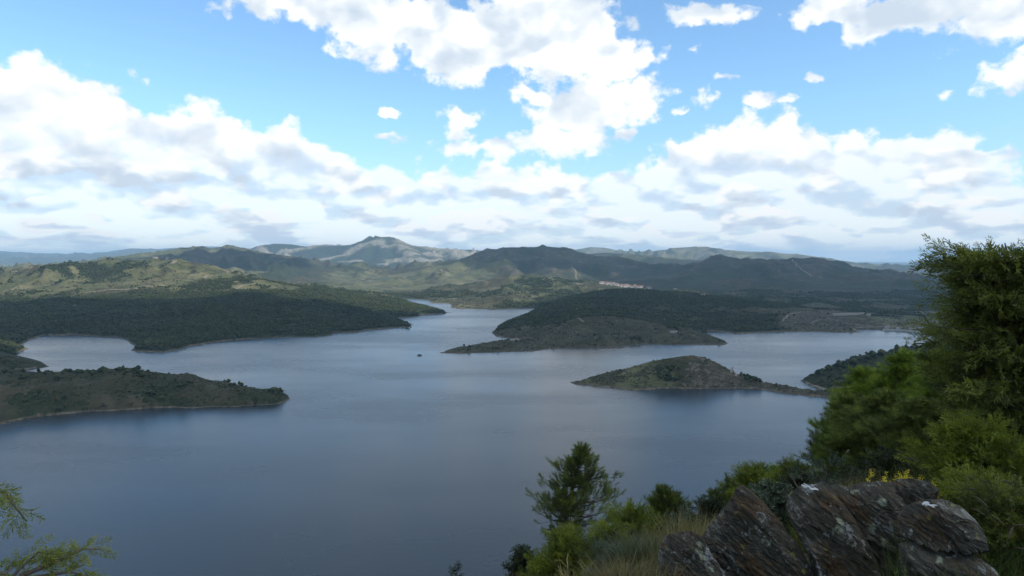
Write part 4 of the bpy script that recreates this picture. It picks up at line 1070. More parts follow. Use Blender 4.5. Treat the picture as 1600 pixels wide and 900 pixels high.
def outcrop(outline, r, bulge, thick, seed, tilt=0.25, nt=420, ns=110):
    """closed rock body whose front shows the given outline (sight-line points at range r)"""
    pts = np.array([PN(a_, b_, r) for a_, b_ in outline])
    cen = pts.mean(0)
    fw = np.array([cen[0], cen[1], 0]); fw /= np.linalg.norm(fw); rt = np.array([fw[1], -fw[0], 0])
    u = (pts - cen) @ rt; v = pts[:, 2] - cen[2]
    # ray-cast the outline radius at each angle (star shaped)
    th = np.linspace(0, 2 * math.pi, nt, endpoint=False)
    rho = np.zeros(nt)
    P0 = np.stack([u, v], 1); P1 = np.roll(P0, -1, 0)
    for k, t in enumerate(th):
        d = np.array([math.cos(t), math.sin(t)]); best = 0
        e = P1 - P0; den = d[0] * e[:, 1] - d[1] * e[:, 0]
        with np.errstate(divide='ignore', invalid='ignore'):
            s_ = (P0[:, 0] * e[:, 1] - P0[:, 1] * e[:, 0]) / den; w = (P0[:, 0] * d[1] - P0[:, 1] * d[0]) / den
        ok = (np.abs(den) > 1e-9) & (w >= 0) & (w <= 1) & (s_ > 0)
        rho[k] = s_[ok].max() if ok.any() else 0.3
    sv = np.sin(np.linspace(0, math.pi, ns * 2 + 1)); ph = np.linspace(0, math.pi, ns * 2 + 1)
    S_, T_ = np.meshgrid(np.sin(ph) ** 0.8, th, indexing='ij'); PH = np.meshgrid(ph, th, indexing='ij')[0]
    Rr = np.meshgrid(ph, rho, indexing='ij')[1]
    U = S_ * Rr * np.cos(T_); V = S_ * Rr * np.sin(T_)
    front = np.cos(PH) > 0
    D = np.where(front, -bulge * np.clip((1 - S_) * 3.6, 0, 1) ** 0.7, thick * np.abs(np.cos(PH)) ** 0.6)
    # foliation steps
    la = U * 0.80 - V * 0.60; lc = U * 0.60 + V * 0.80
    wv = fbm(la * 2.2 + seed, lc * 3.0 + D, 4, 0.6, seed) * 0.09
    qn = (lc + wv + D * 0.4) / 0.085
    saw = qn - np.floor(qn); stp = (saw ** 3) * 1.0
    q2 = (lc + wv * 1.6 + D * 0.3 + 3) / 0.031; saw2 = q2 - np.floor(q2)
    amp = 0.5 + fbm(la * 3 + 5, lc * 3 + D, 3, 0.6, seed + 5)
    big = ridged(la * 1.3 + seed * 3.1, lc * 2.6 + D * 1.5, 4, 0.5, seed + 9) - 0.4
    fine = fbm(la * 14, lc * 45, 4, 0.6, seed + 13)
    wa = fbm(la * 5, lc * 5 + D, 3, 0.5, seed + 2)
    c1, e1 = cells(la / 0.75 + wa * .5 + seed, (lc + D * .5) / 0.095 + wa * 1.1, seed)
    c2, e2 = cells(la / 0.24 + wa + seed, (lc + D * .5) / 0.028 + wa * 2, seed + 1)
    crack = np.clip(1 - e1 / 0.07, 0, 1)
    dis = big * 0.030 + c1 * 0.022 + c2 * 0.016 - crack * 0.010 + (stp - 0.4) * 0.022 * np.clip(amp, 0, 1.2) + (saw2 - 0.5) * 0.010 + fine * 0.016 - 0.02
    fade = np.clip((1 - S_) * 4 + 0.30, 0, 1)
    nu_ = np.stack([np.cos(T_) * S_, np.sin(T_) * S_, -np.cos(PH) * 1.0], -1); nu_ /= np.linalg.norm(nu_, axis=-1, keepdims=True)
    U = U + nu_[..., 0] * dis * fade * 0.8; V = V + nu_[..., 1] * dis * fade * 0.8; D = D + nu_[..., 2] * dis * np.where(front, 1, 0.6)
    eye = np.array([0, 0, EYE])
    lean = 1.0 + tilt * (V - V.min() * 0.3) / r          # the face leans back along the line of sight
    co = eye + (cen - eye + U[..., None] * rt + V[..., None] * np.array([0, 0, 1.0])) * lean[..., None] + D[..., None] * fw - (np.maximum(D, 0) * 0.45)[..., None] * np.array([0, 0, 1.0])
    n0, n1_ = U.shape
    idx = np.arange(n0 * n1_).reshape(n0, n1_)
    q = np.stack([idx[:-1], np.roll(idx, -1, 1)[:-1], np.roll(idx, -1, 1)[1:], idx[1:]], -1).reshape(-1, 4)[:, ::-1]
    return co.reshape(-1, 3), q, cen, fw, rt
def slab_mesh(seed, l, w, t):
    rr = np.random.default_rng(seed); n = 9
    th = np.sort(rr.random(n)) * 0.5 + np.arange(n) * 2 * math.pi / n
    v = []
    for lay, (sc_, z) in enumerate(((0.86, -t / 2), (1.0, -t * .2), (1.0, t * .25), (0.8, t / 2))):
        for k in range(n):
            rd = sc_ * (0.75 + 0.4 * ((k * 7919 + seed * 31) % 97) / 97.0)
            v.append((math.cos(th[k]) * l * rd, math.sin(th[k]) * w * rd, z + (rr.random() - .5) * t * .15))
    f = [(a * n + k, a * n + (k + 1) % n, (a + 1) * n + (k + 1) % n, (a + 1) * n + k) for a in range(3) for k in range(n)]
    f.append(tuple(range(n))[::-1]); f.append(tuple(3 * n + k for k in range(n)))
    mb = MB(); mb.add(v, f); return mb.mesh('slab', m_rock)
slabs = [slab_mesh(k, 0.16 + 0.03 * (k % 3), 0.09 + 0.02 * (k % 4), 0.022 + 0.008 * (k % 3)) for k in range(6)]
def build_outcrop(name, label, bodies, seed, chips=()):
    """bodies: (outline, range, bulge, thickness, lean) of every big slab of the outcrop"""
    t = None
    for k, (outline, r, bulge, thick, tilt) in enumerate(bodies):
        co, q, cen, fw, rt = outcrop(outline, r, bulge, thick, seed + 6 * k, tilt, 360, 90)
        if t is None:
            c0 = cen; M_ = np.array([rt, fw, [0, 0, 1]]); t = thing(name, label, 'rock', cen, math.atan2(rt[1], rt[0]))
        part('slab' if len(bodies) > 1 else 'body', mesh_np('slab', (co - c0) @ M_.T, q, m_rock, True), t)
    for k, (a_, b_, r, s_) in enumerate(chips):
        w_ = (PN(a_, b_, r) - c0) @ M_.T
        o = part('flake', slabs[(k + seed) % 6], t, w_, (math.radians(64 + R.uniform(-14, 14)), math.radians(36 + R.uniform(-8, 8)), R.uniform(-.15, .15)))
        o.scale = (s_ * R.uniform(1.0, 1.5), s_ * R.uniform(.6, .9), R.uniform(.7, 1.3))
    return t
build_outcrop('rock_outcrop', 'pointed dark lichen-covered rock, left of the large broken outcrop',
    [([(1161, 755), (1178, 768), (1200, 790), (1222, 815), (1240, 840), (1258, 868), (1275, 900), (1290, 960), (1150, 980), (1080, 960), (1080, 900), (1085, 866), (1092, 842), (1108, 818), (1122, 800), (1138, 780), (1152, 758)], 4.7, 0.12, 0.35, 0.30)], 11)
build_outcrop('rock_outcrop', 'low slabby rock with pale lichen patch at the left foot of the pointed rock',
    [([(1036, 836), (1060, 829), (1082, 828), (1100, 840), (1112, 862), (1135, 900), (1150, 960), (1080, 990), (1035, 960), (1028, 900), (1026, 865)], 4.35, 0.12, 0.3, 0.30)], 17)
build_outcrop('rock_outcrop', 'large broken schist outcrop of tilted slabs with rust and grey lichen, rightmost rock',
    [([(1230, 772), (1246, 757), (1286, 752), (1302, 766), (1330, 802), (1365, 860), (1390, 930), (1400, 990), (1290, 1000), (1285, 930), (1262, 870), (1240, 825), (1227, 795)], 4.75, 0.14, 0.4, 0.42),
     ([(1285, 758), (1305, 756), (1325, 760), (1345, 753), (1372, 750), (1398, 752), (1415, 768), (1420, 800), (1425, 850), (1440, 930), (1440, 1000), (1395, 1000), (1375, 900), (1335, 820), (1300, 775)], 4.95, 0.16, 0.4, 0.42),
     ([(1385, 758), (1400, 747), (1425, 745), (1455, 752), (1468, 766), (1462, 790), (1430, 815), (1400, 812), (1386, 780)], 5.15, 0.12, 0.4, 0.4),
     ([(1398, 806), (1412, 790), (1440, 779), (1470, 778), (1500, 790), (1526, 812), (1543, 840), (1548, 862), (1520, 868), (1480, 862), (1440, 850), (1406, 836)], 4.45, 0.16, 0.3, 0.35),
     ([(1402, 848), (1435, 842), (1480, 854), (1530, 868), (1556, 888), (1590, 930), (1610, 990), (1500, 1010), (1430, 1000), (1408, 920)], 4.25, 0.14, 0.4, 0.4)], 23)
m_quartz = plain('quartz', (0.62, 0.60, 0.56), 0.6, 0.15, 20)
def quartz(seed, n):
    mb = MB(); rr = np.random.default_rng(seed)
    for i in range(n):
        q = slab_mesh(50 + i + seed, 0.012 + .012 * rr.random(), 0.004 + .004 * rr.random(), 0.006)
        o_ = np.array([(i - n / 2) * 0.013, rr.normal() * 0.006, rr.normal() * 0.004]); a_ = rr.normal() * .5; ca, sa = math.cos(a_), math.sin(a_)
        mb.add([(v.co.x * ca - v.co.y * sa + o_[0], v.co.x * sa + v.co.y * ca + o_[1], v.co.z + o_[2]) for v in q.vertices], [tuple(p_.vertices) for p_ in q.polygons])
        bpy.data.meshes.remove(q)
    return mb.mesh('quartz_vein', m_quartz)
for (a_, b_, r_, lab, n_) in ((1454, 788, 4.30, 'white quartz streak on the rounded layered slab', 5), (1268, 762, 4.66, 'white quartz streak near the top left corner of the large outcrop', 7)):
    thing('quartz_vein', lab, 'stone', PN(a_, b_, r_), 0.5, None, quartz(n_, n_)).rotation_euler = (1.25, 0.25, 0.0)

# ---------------------------------------------------------------- foliage builders
def bake(tmpls, pos, axis, size, tone, seed):
    """place copies of leaf templates: each along 'axis' with a random roll, baked into one mesh"""
    rr = np.random.default_rng(seed); n = len(pos)
    pick = rr.integers(0, len(tmpls), n)
    z = axis / np.linalg.norm(axis, axis=1, keepdims=True)
    a = rr.normal(size=(n, 3)); x = np.cross(a, z); x /= np.linalg.norm(x, axis=1, keepdims=True) + 1e-9; y = np.cross(z, x)
    M_ = np.stack([x, y, z], 1) * np.asarray(size)[:, None, None]
    V = []; F = []; T = []; off = 0
    for k, (tv, tf, tt) in enumerate(tmpls):
        i = np.nonzero(pick == k)[0]
        if not len(i): continue
        v = np.einsum('va,nab->nvb', tv, M_[i]) + pos[i][:, None, :]
        f = tf[None] + (np.arange(len(i)) * len(tv))[:, None, None] + off
        V.append(v.reshape(-1, 3)); F.append(f.reshape(-1, 3)); off += len(i) * len(tv)
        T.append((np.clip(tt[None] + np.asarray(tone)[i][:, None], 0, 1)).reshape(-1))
    return np.concatenate(V), np.concatenate(F), np.concatenate(T)
def leaf_obj(name, data, mat, parent):
    v, f, t = data
    me = mesh_np(name, v, f, mat, False)
    a_ = me.attributes.new('tone', 'FLOAT', 'POINT')
    if len(me.vertices) == len(t): a_.data.foreach_set('value', t.astype(np.float32))
    return part(name, me, parent)
def tmpl_spray(seed, n=9, flat=0.35, droop=0.25):
    """feathery flattened spray of scale leaves, unit length along +Z"""
    rr = np.random.default_rng(seed); V = []; F = []; T = []
    def blade(p0, p1, w, t0, t1):
        d = p1 - p0; s_ = np.cross(d, rr.normal(size=3)); s_ /= np.linalg.norm(s_) + 1e-9
        m_ = p0 + d * 0.45; k = len(V)
        V.extend([p0, m_ + s_ * w, p1, m_ - s_ * w]); F.extend([(k, k + 1, k + 2), (k, k + 2, k + 3)]); T.extend([t0, (t0 + t1) / 2, t1, (t0 + t1) / 2])
    ax = lambda t: np.array([0.06 * math.sin(t * 4 + seed), -droop * t * t, t])
    for k in range(3): blade(ax(k / 3), ax((k + 1) / 3), 0.014, -0.25, -0.1)
    for k in range(n):
        t = 0.12 + 0.85 * k / n; p0 = ax(t)
        for sgn in (-1, 1):
            L_ = (0.42 * (1 - 0.72 * t) + 0.05) * rr.uniform(0.7, 1.2)
            d = np.array([sgn * 0.75, rr.normal() * flat, 0.72]); d /= np.linalg.norm(d)
            p1 = p0 + d * L_ + np.array([0, -0.10 * L_, 0]); blade(p0, p1, 0.020, -0.12, 0.18)
            for q in (0.35, 0.65):
                pp = p0 + (p1 - p0) * q; dd = d + rr.normal(size=3) * 0.55; dd[2] += .4; dd /= np.linalg.norm(dd)
                blade(pp, pp + dd * L_ * 0.42, 0.016, 0.0, 0.22)
    blade(ax(.9), ax(.9) + np.array([0, -.02, .2]), 0.018, 0.1, 0.25)
    return np.array(V), np.array(F), np.array(T)
def tmpl_tuft(seed, n=26, ln=0.55, w=0.022, up=0.9):
    """shoot bristling with needles, unit length along +Z"""
    rr = np.random.default_rng(seed); V = []; F = []; T = []
    for k in range(n):
        t = (k / n) ** 0.8 * 0.85; a_ = k * 2.4 + rr.random(); el = up * (0.7 + 0.6 * t) + rr.normal() * .12
        p0 = np.array([0, 0, t]); d = np.array([math.cos(a_), math.sin(a_), el * 1.2]); d /= np.linalg.norm(d)
        L_ = ln * rr.uniform(0.75, 1.1) * (1 - 0.25 * t); s_ = np.cross(d, [math.sin(a_ * 3), math.cos(a_ * 3), .3]); s_ /= np.linalg.norm(s_)
        i = len(V); V.extend([p0 - s_ * w, p0 + s_ * w, p0 + d * L_]); F.append((i, i + 1, i + 2)); T.extend([-.12, -.12, .15])
    i = len(V); V.extend([np.array([-.02, 0, 0]), np.array([.02, 0, 0]), np.array([0, 0, 1.05])]); F.append((i, i + 1, i + 2)); T.extend([-.2, -.2, .2])
    return np.array(V), np.array(F), np.array(T)
def tmpl_leafy(seed, n=14):
    """leafy twig of small broad leaves"""
    rr = np.random.default_rng(seed); V = []; F = []; T = []
    for k in range(n):
        t = k / n; a_ = k * 2.4; p0 = np.array([0, 0, t * .9]); d = np.array([math.cos(a_), math.sin(a_), .6]); d /= np.linalg.norm(d)
        s_ = np.cross(d, rr.normal(size=3)); s_ /= np.linalg.norm(s_); L_ = .3 * rr.uniform(.7, 1.2); i = len(V)
        V.extend([p0, p0 + d * L_ * .5 + s_ * .07, p0 + d * L_, p0 + d * L_ * .5 - s_ * .07]); F.extend([(i, i + 1, i + 2), (i, i + 2, i + 3)]); T.extend([-.1, 0, .12, 0])
    return np.array(V), np.array(F), np.array(T)
SPRAY = [tmpl_spray(s_) for s_ in range(5)]; TUFT = [tmpl_tuft(s_) for s_ in range(5)]; LEAFY = [tmpl_leafy(s_) for s_ in range(4)]
TUFTL = [tmpl_tuft(s_ + 9, 34, 0.45, 0.016, 0.8) for s_ in range(4)]
m_pine = leaf_mat('pine_needles', (0.028, 0.036, 0.009), (0.105, 0.128, 0.026), (0.21, 0.235, 0.05), 0.25)
m_pinel = leaf_mat('pine_needles_fresh', (0.045, 0.062, 0.010), (0.165, 0.215, 0.028), (0.29, 0.34, 0.05), 0.3)
m_junip = leaf_mat('juniper_leaves', (0.020, 0.027, 0.008), (0.080, 0.096, 0.019), (0.225, 0.230, 0.045), 0.3)
m_bright = leaf_mat('bright_juniper_leaves', (0.045, 0.060, 0.010), (0.145, 0.168, 0.022), (0.29, 0.30, 0.045), 0.35)
m_darkb = leaf_mat('dark_shrub_leaves', (0.012, 0.018, 0.009), (0.030, 0.040, 0.016), (0.075, 0.085, 0.032), 0.2)
m_greyb = leaf_mat('grey_green_leaves', (0.035, 0.045, 0.030), (0.085, 0.105, 0.065), (0.17, 0.19, 0.12), 0.2)
m_dry = leaf_mat('dry_grass', (0.075, 0.058, 0.026), (0.20, 0.160, 0.072), (0.38, 0.31, 0.16), 0.3)
m_grass = leaf_mat('green_grass', (0.025, 0.040, 0.010), (0.075, 0.110, 0.024), (0.17, 0.20, 0.05), 0.3)
m_flower = leaf_mat('yellow_flowers', (0.40, 0.28, 0.02), (0.62, 0.46, 0.03), (0.75, 0.60, 0.08), 0.3)
m_bark = plain('pine_bark', (0.085, 0.062, 0.045), 0.95, 0.4, 9.0, 0.8)
m_twig = plain('dry_twig', (0.16, 0.125, 0.095), 0.95, 0.3, 12.0)

def make_tree(name, label, base, top, prof, tmpl, mat, n_limb, per, size, seed, h0=0.15, rise=0.25, up=0.6, trunk_r=0.10, squash=0.9, droop=0.0, cat='tree', extra=None, fill=0.35, rag=True, vs=0.40):
    """base, top: world points of the stem; prof: (h, left, right) reach of the limbs in metres"""
    rr = np.random.default_rng(seed)
    base = np.array(base, float); top = np.array(top, float)
    t = thing(name, label, cat, base)
    ax = top - base; H = float(np.linalg.norm(ax))
    fw = np.array([base[0], base[1], 0]); fw /= np.linalg.norm(fw); rt = np.array([fw[1], -fw[0], 0])
    bend = rr.normal(size=2) * 0.03 * H
    def stem(h): return ax * h + rt * bend[0] * math.sin(h * 3.1) + fw * bend[1] * math.sin(h * 3.1)
    mb = MB(); ks = np.linspace(-0.06, 0.98, 9)
    mb.tube([stem(k) for k in ks], [trunk_r * max(0.04, 1.05 - 1.03 * max(k, 0)) for k in ks], 8)
    ph_, pl, pr = zip(*prof)
    pos = []; dirs = []; tone = []
    for i in range(n_limb):
        h = h0 + (1 - h0) * ((i + rr.random()) / n_limb) ** 0.9; h = min(h, 0.985)
        az_ = i * 2.399 + rr.normal() * 0.35
        side = math.cos(az_); reach = (np.interp(h, ph_, pr) * max(side, 0) + np.interp(h, ph_, pl) * max(-side, 0)) + (np.interp(h, ph_, pr) + np.interp(h, ph_, pl)) / 2 * (1 - abs(side)) * squash
        reach = max(0.06 * size, reach * (rr.uniform(0.45, 1.08) if rag else rr.uniform(0.66, 1.04)) - size * 0.38)
        d = rt * side + fw * math.sin(az_)
        p0 = stem(h * (0.93 if h > 0.5 else 1.0)); end = p0 + d * reach + np.array([0, 0, reach * rise * rr.uniform(0.5, 1.4) * (1 if h < .9 else .5)])
        mid = (p0 + end) / 2 - np.array([0, 0, reach * 0.10]); mid2 = p0 * .25 + end * .75 - np.array([0, 0, reach * 0.05])
        mb.tube([p0, mid, mid2, end], [trunk_r * 0.34 * (1.1 - h * .6), trunk_r * .22 * (1.1 - h * .6), trunk_r * .14, trunk_r * .05], 5)
        m = max(3, int(per * (0.35 + reach / max(max(pl), max(pr)))))
        nc = int(rr.integers(3, 6)); sc_ = np.sort(1 - rr.random(nc) ** 1.2 * (1 - fill)); sc_[-1] = 1.0
        ci = rr.integers(0, nc, m); s_ = np.clip(sc_[ci] + rr.normal(size=m) * 0.05, 0.05, 1.03)
        coff = rr.normal(size=(nc, 3)); ctone = rr.normal(size=nc) * 0.16
        base_p = np.where((s_ < .5)[:, None], p0 + (mid - p0) * (s_ / .5)[:, None], mid + (end - mid) * ((s_ - .5) / .5)[:, None])
        offr = reach * 0.18 + size * 0.30
        off = (coff[ci] * offr * (0.25 + 0.60 * s_)[:, None] + rr.normal(size=(m, 3)) * (reach * 0.055 + size * 0.17)) * np.array([1, 1, vs])
        pp = base_p + off
        out = d[None] * 0.8 + off / (offr + 1e-6) * 0.55 + np.array([0, 0, up]) + rr.normal(size=(m, 3)) * 0.25 - np.array([0, 0, droop]) * rr.random(m)[:, None]
        pos.append(pp); dirs.append(out)
        limb_tone = rr.normal() * 0.12
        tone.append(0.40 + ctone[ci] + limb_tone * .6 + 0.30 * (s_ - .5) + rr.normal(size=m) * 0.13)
        # fine twigs
        for j in range(0, m, max(1, m // 7)):
            mb.tube([base_p[j], pp[j]], [trunk_r * .06, trunk_r * .03], 3)
    pos = np.concatenate(pos); dirs = np.concatenate(dirs); tone = np.concatenate(tone)
    part('trunk', mb.mesh('trunk', m_bark, True), t)
    sz = size * rr.uniform(0.7, 1.25, len(pos))
    leaf_obj('crown', bake(tmpl, pos, dirs, sz, tone, seed), mat, t)
    if extra: extra(t, stem, rt, fw)
    return t
def at_px(px, py, r, top):
    return PN(px, py, r), PN(top[0], top[1], r)
def mpp(r): return r / FPX

# centre pine
k = mpp(37.0)
b_, t_ = at_px(868, 880, 37.0, (914, 688))
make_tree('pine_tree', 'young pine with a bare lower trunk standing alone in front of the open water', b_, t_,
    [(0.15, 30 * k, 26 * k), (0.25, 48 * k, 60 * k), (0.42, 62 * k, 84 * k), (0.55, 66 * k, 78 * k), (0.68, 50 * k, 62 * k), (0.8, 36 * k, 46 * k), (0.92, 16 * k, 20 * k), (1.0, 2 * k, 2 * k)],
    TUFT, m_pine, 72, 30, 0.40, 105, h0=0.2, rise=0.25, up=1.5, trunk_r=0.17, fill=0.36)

# pines and bushes below the right-hand tree
def pine_at(px, ytop, ybase, wl, wr, r, label, seed, mat=m_pine, n=44, per=40, size=0.25, name='pine_tree', tm=None, lean=0, **kw):
    k = mpp(r)
    gp = near_ground(px, r); b_ = PN(px, ybase, r); b_[2] = min(b_[2], gp[2] + 0.02) - 0.1
    t_ = PN(px + lean, ytop, r)
    H = (t_ - b_)[2]; vis = (ybase - ytop) * k
    pf = [(0.0, wl * .9 * k, wr * .9 * k), (0.3, wl * 1.05 * k, wr * 1.05 * k), (0.6, wl * k, wr * k), (0.85, wl * .7 * k, wr * .7 * k), (1.0, wl * .4 * k, wr * .4 * k)] if kw.get('cat') == 'shrub' else [(0.0, wl * .45 * k, wr * .45 * k), (0.25, wl * .9 * k, wr * .9 * k), (0.5, wl * k, wr * k), (0.75, wl * .68 * k, wr * .68 * k), (0.9, wl * .38 * k, wr * .38 * k), (1.0, wl * .08 * k, wr * .08 * k)]
    hh0 = 0.10
    return make_tree(name, label, b_, t_, pf, tm or TUFT, mat, n, per, size, seed, h0=hh0, trunk_r=max(0.02, H * 0.022), **kw)
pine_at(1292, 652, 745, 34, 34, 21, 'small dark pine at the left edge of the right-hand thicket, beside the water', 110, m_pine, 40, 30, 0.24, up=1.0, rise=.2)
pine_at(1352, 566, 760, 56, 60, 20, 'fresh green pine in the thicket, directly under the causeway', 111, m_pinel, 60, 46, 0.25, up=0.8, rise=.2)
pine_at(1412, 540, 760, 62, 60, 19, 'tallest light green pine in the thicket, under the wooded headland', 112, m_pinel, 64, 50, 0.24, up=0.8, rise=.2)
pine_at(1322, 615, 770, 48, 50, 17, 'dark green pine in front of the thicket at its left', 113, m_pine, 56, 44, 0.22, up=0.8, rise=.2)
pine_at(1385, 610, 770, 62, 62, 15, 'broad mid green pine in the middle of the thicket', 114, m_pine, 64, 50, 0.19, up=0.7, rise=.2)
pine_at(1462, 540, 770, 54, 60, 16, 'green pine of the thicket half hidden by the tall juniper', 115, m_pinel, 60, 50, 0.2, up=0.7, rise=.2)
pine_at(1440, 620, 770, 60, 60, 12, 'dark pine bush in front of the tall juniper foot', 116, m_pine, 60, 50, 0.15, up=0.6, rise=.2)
pine_at(1190, 724, 800, 24, 26, 15, 'dark little pine behind the pointed rock', 120, m_pine, 30, 30, 0.16, up=1.0)
pine_at(1140, 742, 800, 20, 22, 17, 'dark bushy pine left of the bright juniper behind the pointed rock', 121, m_pine, 28, 26, 0.17, up=0.8)
pine_at(1122, 760, 800, 16, 14, 16, 'low dark pine, leftmost behind the pointed rock', 122, m_pine, 22, 22, 0.15, up=0.9)
pine_at(1222, 728, 800, 26, 30, 13, 'round mid green bush between the pointed rock and the large outcrop', 123, m_pinel, 34, 34, 0.13, up=0.7, name='shrub', cat='shrub')
pine_at(1040, 762, 830, 32, 34, 13, 'dark young pine on the slope left of the pointed rock', 124, m_pine, 36, 30, 0.17, up=1.2, rise=.3)

# tall juniper on the right, partly outside the picture
k = mpp(8.4)
b_ = PN(1650, 830, 8.4); b_[2] = float(near_z(b_[0], b_[1])) - .1; t_ = PN(1568, 372, 8.4)
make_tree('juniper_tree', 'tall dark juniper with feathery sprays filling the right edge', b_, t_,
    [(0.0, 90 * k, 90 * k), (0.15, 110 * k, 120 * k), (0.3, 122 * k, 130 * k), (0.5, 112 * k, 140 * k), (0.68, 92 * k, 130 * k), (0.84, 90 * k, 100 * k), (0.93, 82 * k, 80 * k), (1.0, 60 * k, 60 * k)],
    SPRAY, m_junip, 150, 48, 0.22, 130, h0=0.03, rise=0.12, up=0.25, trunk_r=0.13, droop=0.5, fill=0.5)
k = mpp(7.0)
b_ = PN(1535, 850, 7.0); b_[2] = float(near_z(b_[0], b_[1])) - .1; t_ = PN(1520, 668, 7.0)
make_tree('juniper_shrub', 'bright yellow-green juniper shrub growing under the tall juniper', b_, t_,
    [(0.0, 50 * k, 60 * k), (0.3, 60 * k, 80 * k), (0.6, 56 * k, 70 * k), (0.85, 40 * k, 50 * k), (1.0, 16 * k, 20 * k)], SPRAY, m_bright, 70, 32, 0.17, 131, h0=0.05, rise=0.4, up=0.7, trunk_r=0.03, cat='shrub', droop=.2)
def shrub(px, ytop, ybase, wl, wr, r, label, seed, tm, mat, n, per, size, name='shrub', **kw):
    return pine_at(px, ytop, ybase, wl, wr, r, label, seed, mat, n, per, size, name, tm, cat='shrub', **kw)
shrub(1178, 731, 805, 30, 30, 10, 'bright green juniper rising behind the tip of the pointed rock', 140, SPRAY, m_bright, 44, 22, 0.16, 'juniper_shrub', up=0.8, rise=.4)
shrub(895, 838, 905, 50, 50, 7.2, 'lime green juniper shrub at the foot of the lone pine', 141, SPRAY, m_bright, 56, 24, 0.13, 'juniper_shrub', up=1.0, rise=.5)
shrub(988, 792, 858, 42, 42, 8.5, 'bright green shrub above the grey-green broom', 142, SPRAY, m_bright, 46, 22, 0.14, 'juniper_shrub', up=1.0, rise=.5)
shrub(1212, 756, 830, 30, 30, 6.5, 'grey-green leafy bush wedged between the two big rocks', 143, LEAFY, m_greyb, 40, 26, 0.09, up=.8, rise=.3)
shrub(818, 858, 905, 22, 24, 9.5, 'dark leafy shrub at the bottom, left of the lime green juniper', 144, LEAFY, m_darkb, 34, 24, 0.12, up=1.0, rise=.4)
shrub(716, 884, 910, 9, 10, 10, 'tiny dark sprig at the bottom edge, left of the other shrubs', 145, LEAFY, m_darkb, 12, 12, 0.10, up=1.0, rise=.4)
shrub(1300, 712, 765, 40, 48, 8.0, 'dry grey twiggy bush above the large outcrop', 146, LEAFY, m_greyb, 30, 12, 0.08, up=.8, rise=.5)
shrub(1255, 735, 775, 24, 24, 8.5, 'low olive bush left of the dry twiggy bush', 147, LEAFY, m_darkb, 26, 22, 0.09, up=.8, rise=.4)

for i_, (x_, yt, yb, w_, r_, lab, tm_, mt_, sz_) in enumerate([
    (945, 838, 885, 30, 8.0, 'low olive bush between the lime green juniper and the bright green shrub', LEAFY, m_darkb, .09), (1035, 812, 850, 30, 9.0, 'yellow-green low bush in front of the dark young pine', SPRAY, m_junip, .13),
    (1075, 800, 840, 30, 8.5, 'olive heather-like bush in the dry grass right of the dark young pine', LEAFY, m_greyb, .08), (1112, 782, 825, 28, 8.0, 'dark low bush at the left edge of the pointed rock', LEAFY, m_darkb, .09),
    (960, 856, 905, 34, 6.0, 'grey-green bush at the bottom left of the low slabby rock', LEAFY, m_greyb, .07), (950, 822, 880, 34, 7.0, 'yellow-green juniper tuft right of the lime green juniper', SPRAY, m_bright, .12), (855, 872, 912, 26, 8.0, 'yellow-green bush between the dark leafy shrub and the lime green juniper', SPRAY, m_bright, .11),
    (1390, 705, 752, 44, 7.6, 'dark olive bush behind the top of the large outcrop', LEAFY, m_darkb, .08), (1240, 722, 790, 34, 12, 'green bush at the water side of the large outcrop', SPRAY, m_junip, .15),
    (1530, 742, 800, 50, 5.6, 'bright low juniper sprays right of the large outcrop', SPRAY, m_bright, .12), (1575, 770, 880, 60, 5.2, 'dark juniper sprays low at the right edge', SPRAY, m_junip, .13)]):
    shrub(x_, yt, yb, w_, w_, r_, lab, 160 + i_, tm_, mt_, 44, 22, sz_, up=.8, rise=.35)

# twiggy growth and blades
def blades(pts, h, w, bend, seed, tone=0.4, seg=3):
    """grass blades rooted at pts, baked"""
    rr = np.random.default_rng(seed); n = len(pts)
    hh = h * rr.uniform(0.55, 1.25, n); a_ = rr.random(n) * 6.283; d = np.stack([np.cos(a_), np.sin(a_), a_ * 0], 1)
    bn = bend * rr.uniform(0.2, 1.3, n); s_ = np.stack([-np.sin(a_ + 1), np.cos(a_ + 1), a_ * 0], 1) * w
    V = []; T = []
    for k in range(seg):
        t = k / seg; wk = (1 - t) ** 0.6
        c = pts + np.outer(hh * t, [0, 0, 1]) * (1 - 0.15 * t) + d * (bn * hh * t * t)[:, None]
        V += [c - s_ * wk, c + s_ * wk]; T += [np.full(n, -.1 + .2 * t)] * 2
    V.append(pts + np.outer(hh, [0, 0, 1]) * (1 - .25 * np.clip(bn, 0, 1))[:, None] + d * (bn * hh)[:, None]); T.append(np.full(n, .15))
    m = 2 * seg + 1; v = np.stack(V, 1).reshape(-1, 3); tt = (np.stack(T, 1) + (tone + rr.normal(size=n) * .18)[:, None]).reshape(-1)
    f = []
    for k in range(seg - 1): f += [(2 * k, 2 * k + 1, 2 * k + 3), (2 * k, 2 * k + 3, 2 * k + 2)]
    f.append((2 * seg - 2, 2 * seg - 1, 2 * seg))
    F = (np.array(f)[None] + (np.arange(n) * m)[:, None, None]).reshape(-1, 3)
    return v, F, np.clip(tt, 0, 1)
def cat3(a):
    off = 0; V = []; F = []; T = []
    for v, f, t in a: V.append(v); F.append(f + off); T.append(t); off += len(v)
    return np.concatenate(V), np.concatenate(F), np.concatenate(T)
def patch(px0, px1, r0, r1, n, seed):
    rr = np.random.default_rng(seed)
    px_ = rr.uniform(px0, px1, n); r = rr.uniform(r0, r1, n)
    az_ = np.arctan2((px_ - 800) / FPX, 1.0); x, y = r * np.sin(az_), r * np.cos(az_)
    # grow in tussocks
    keep = fbm(x * 2.4, y * 2.4, 3, 0.6, seed) + rr.random(n) * .5 > 0.10
    x, y = x[keep], y[keep]
    return np.stack([x, y, near_z(x, y) - 0.02], 1)
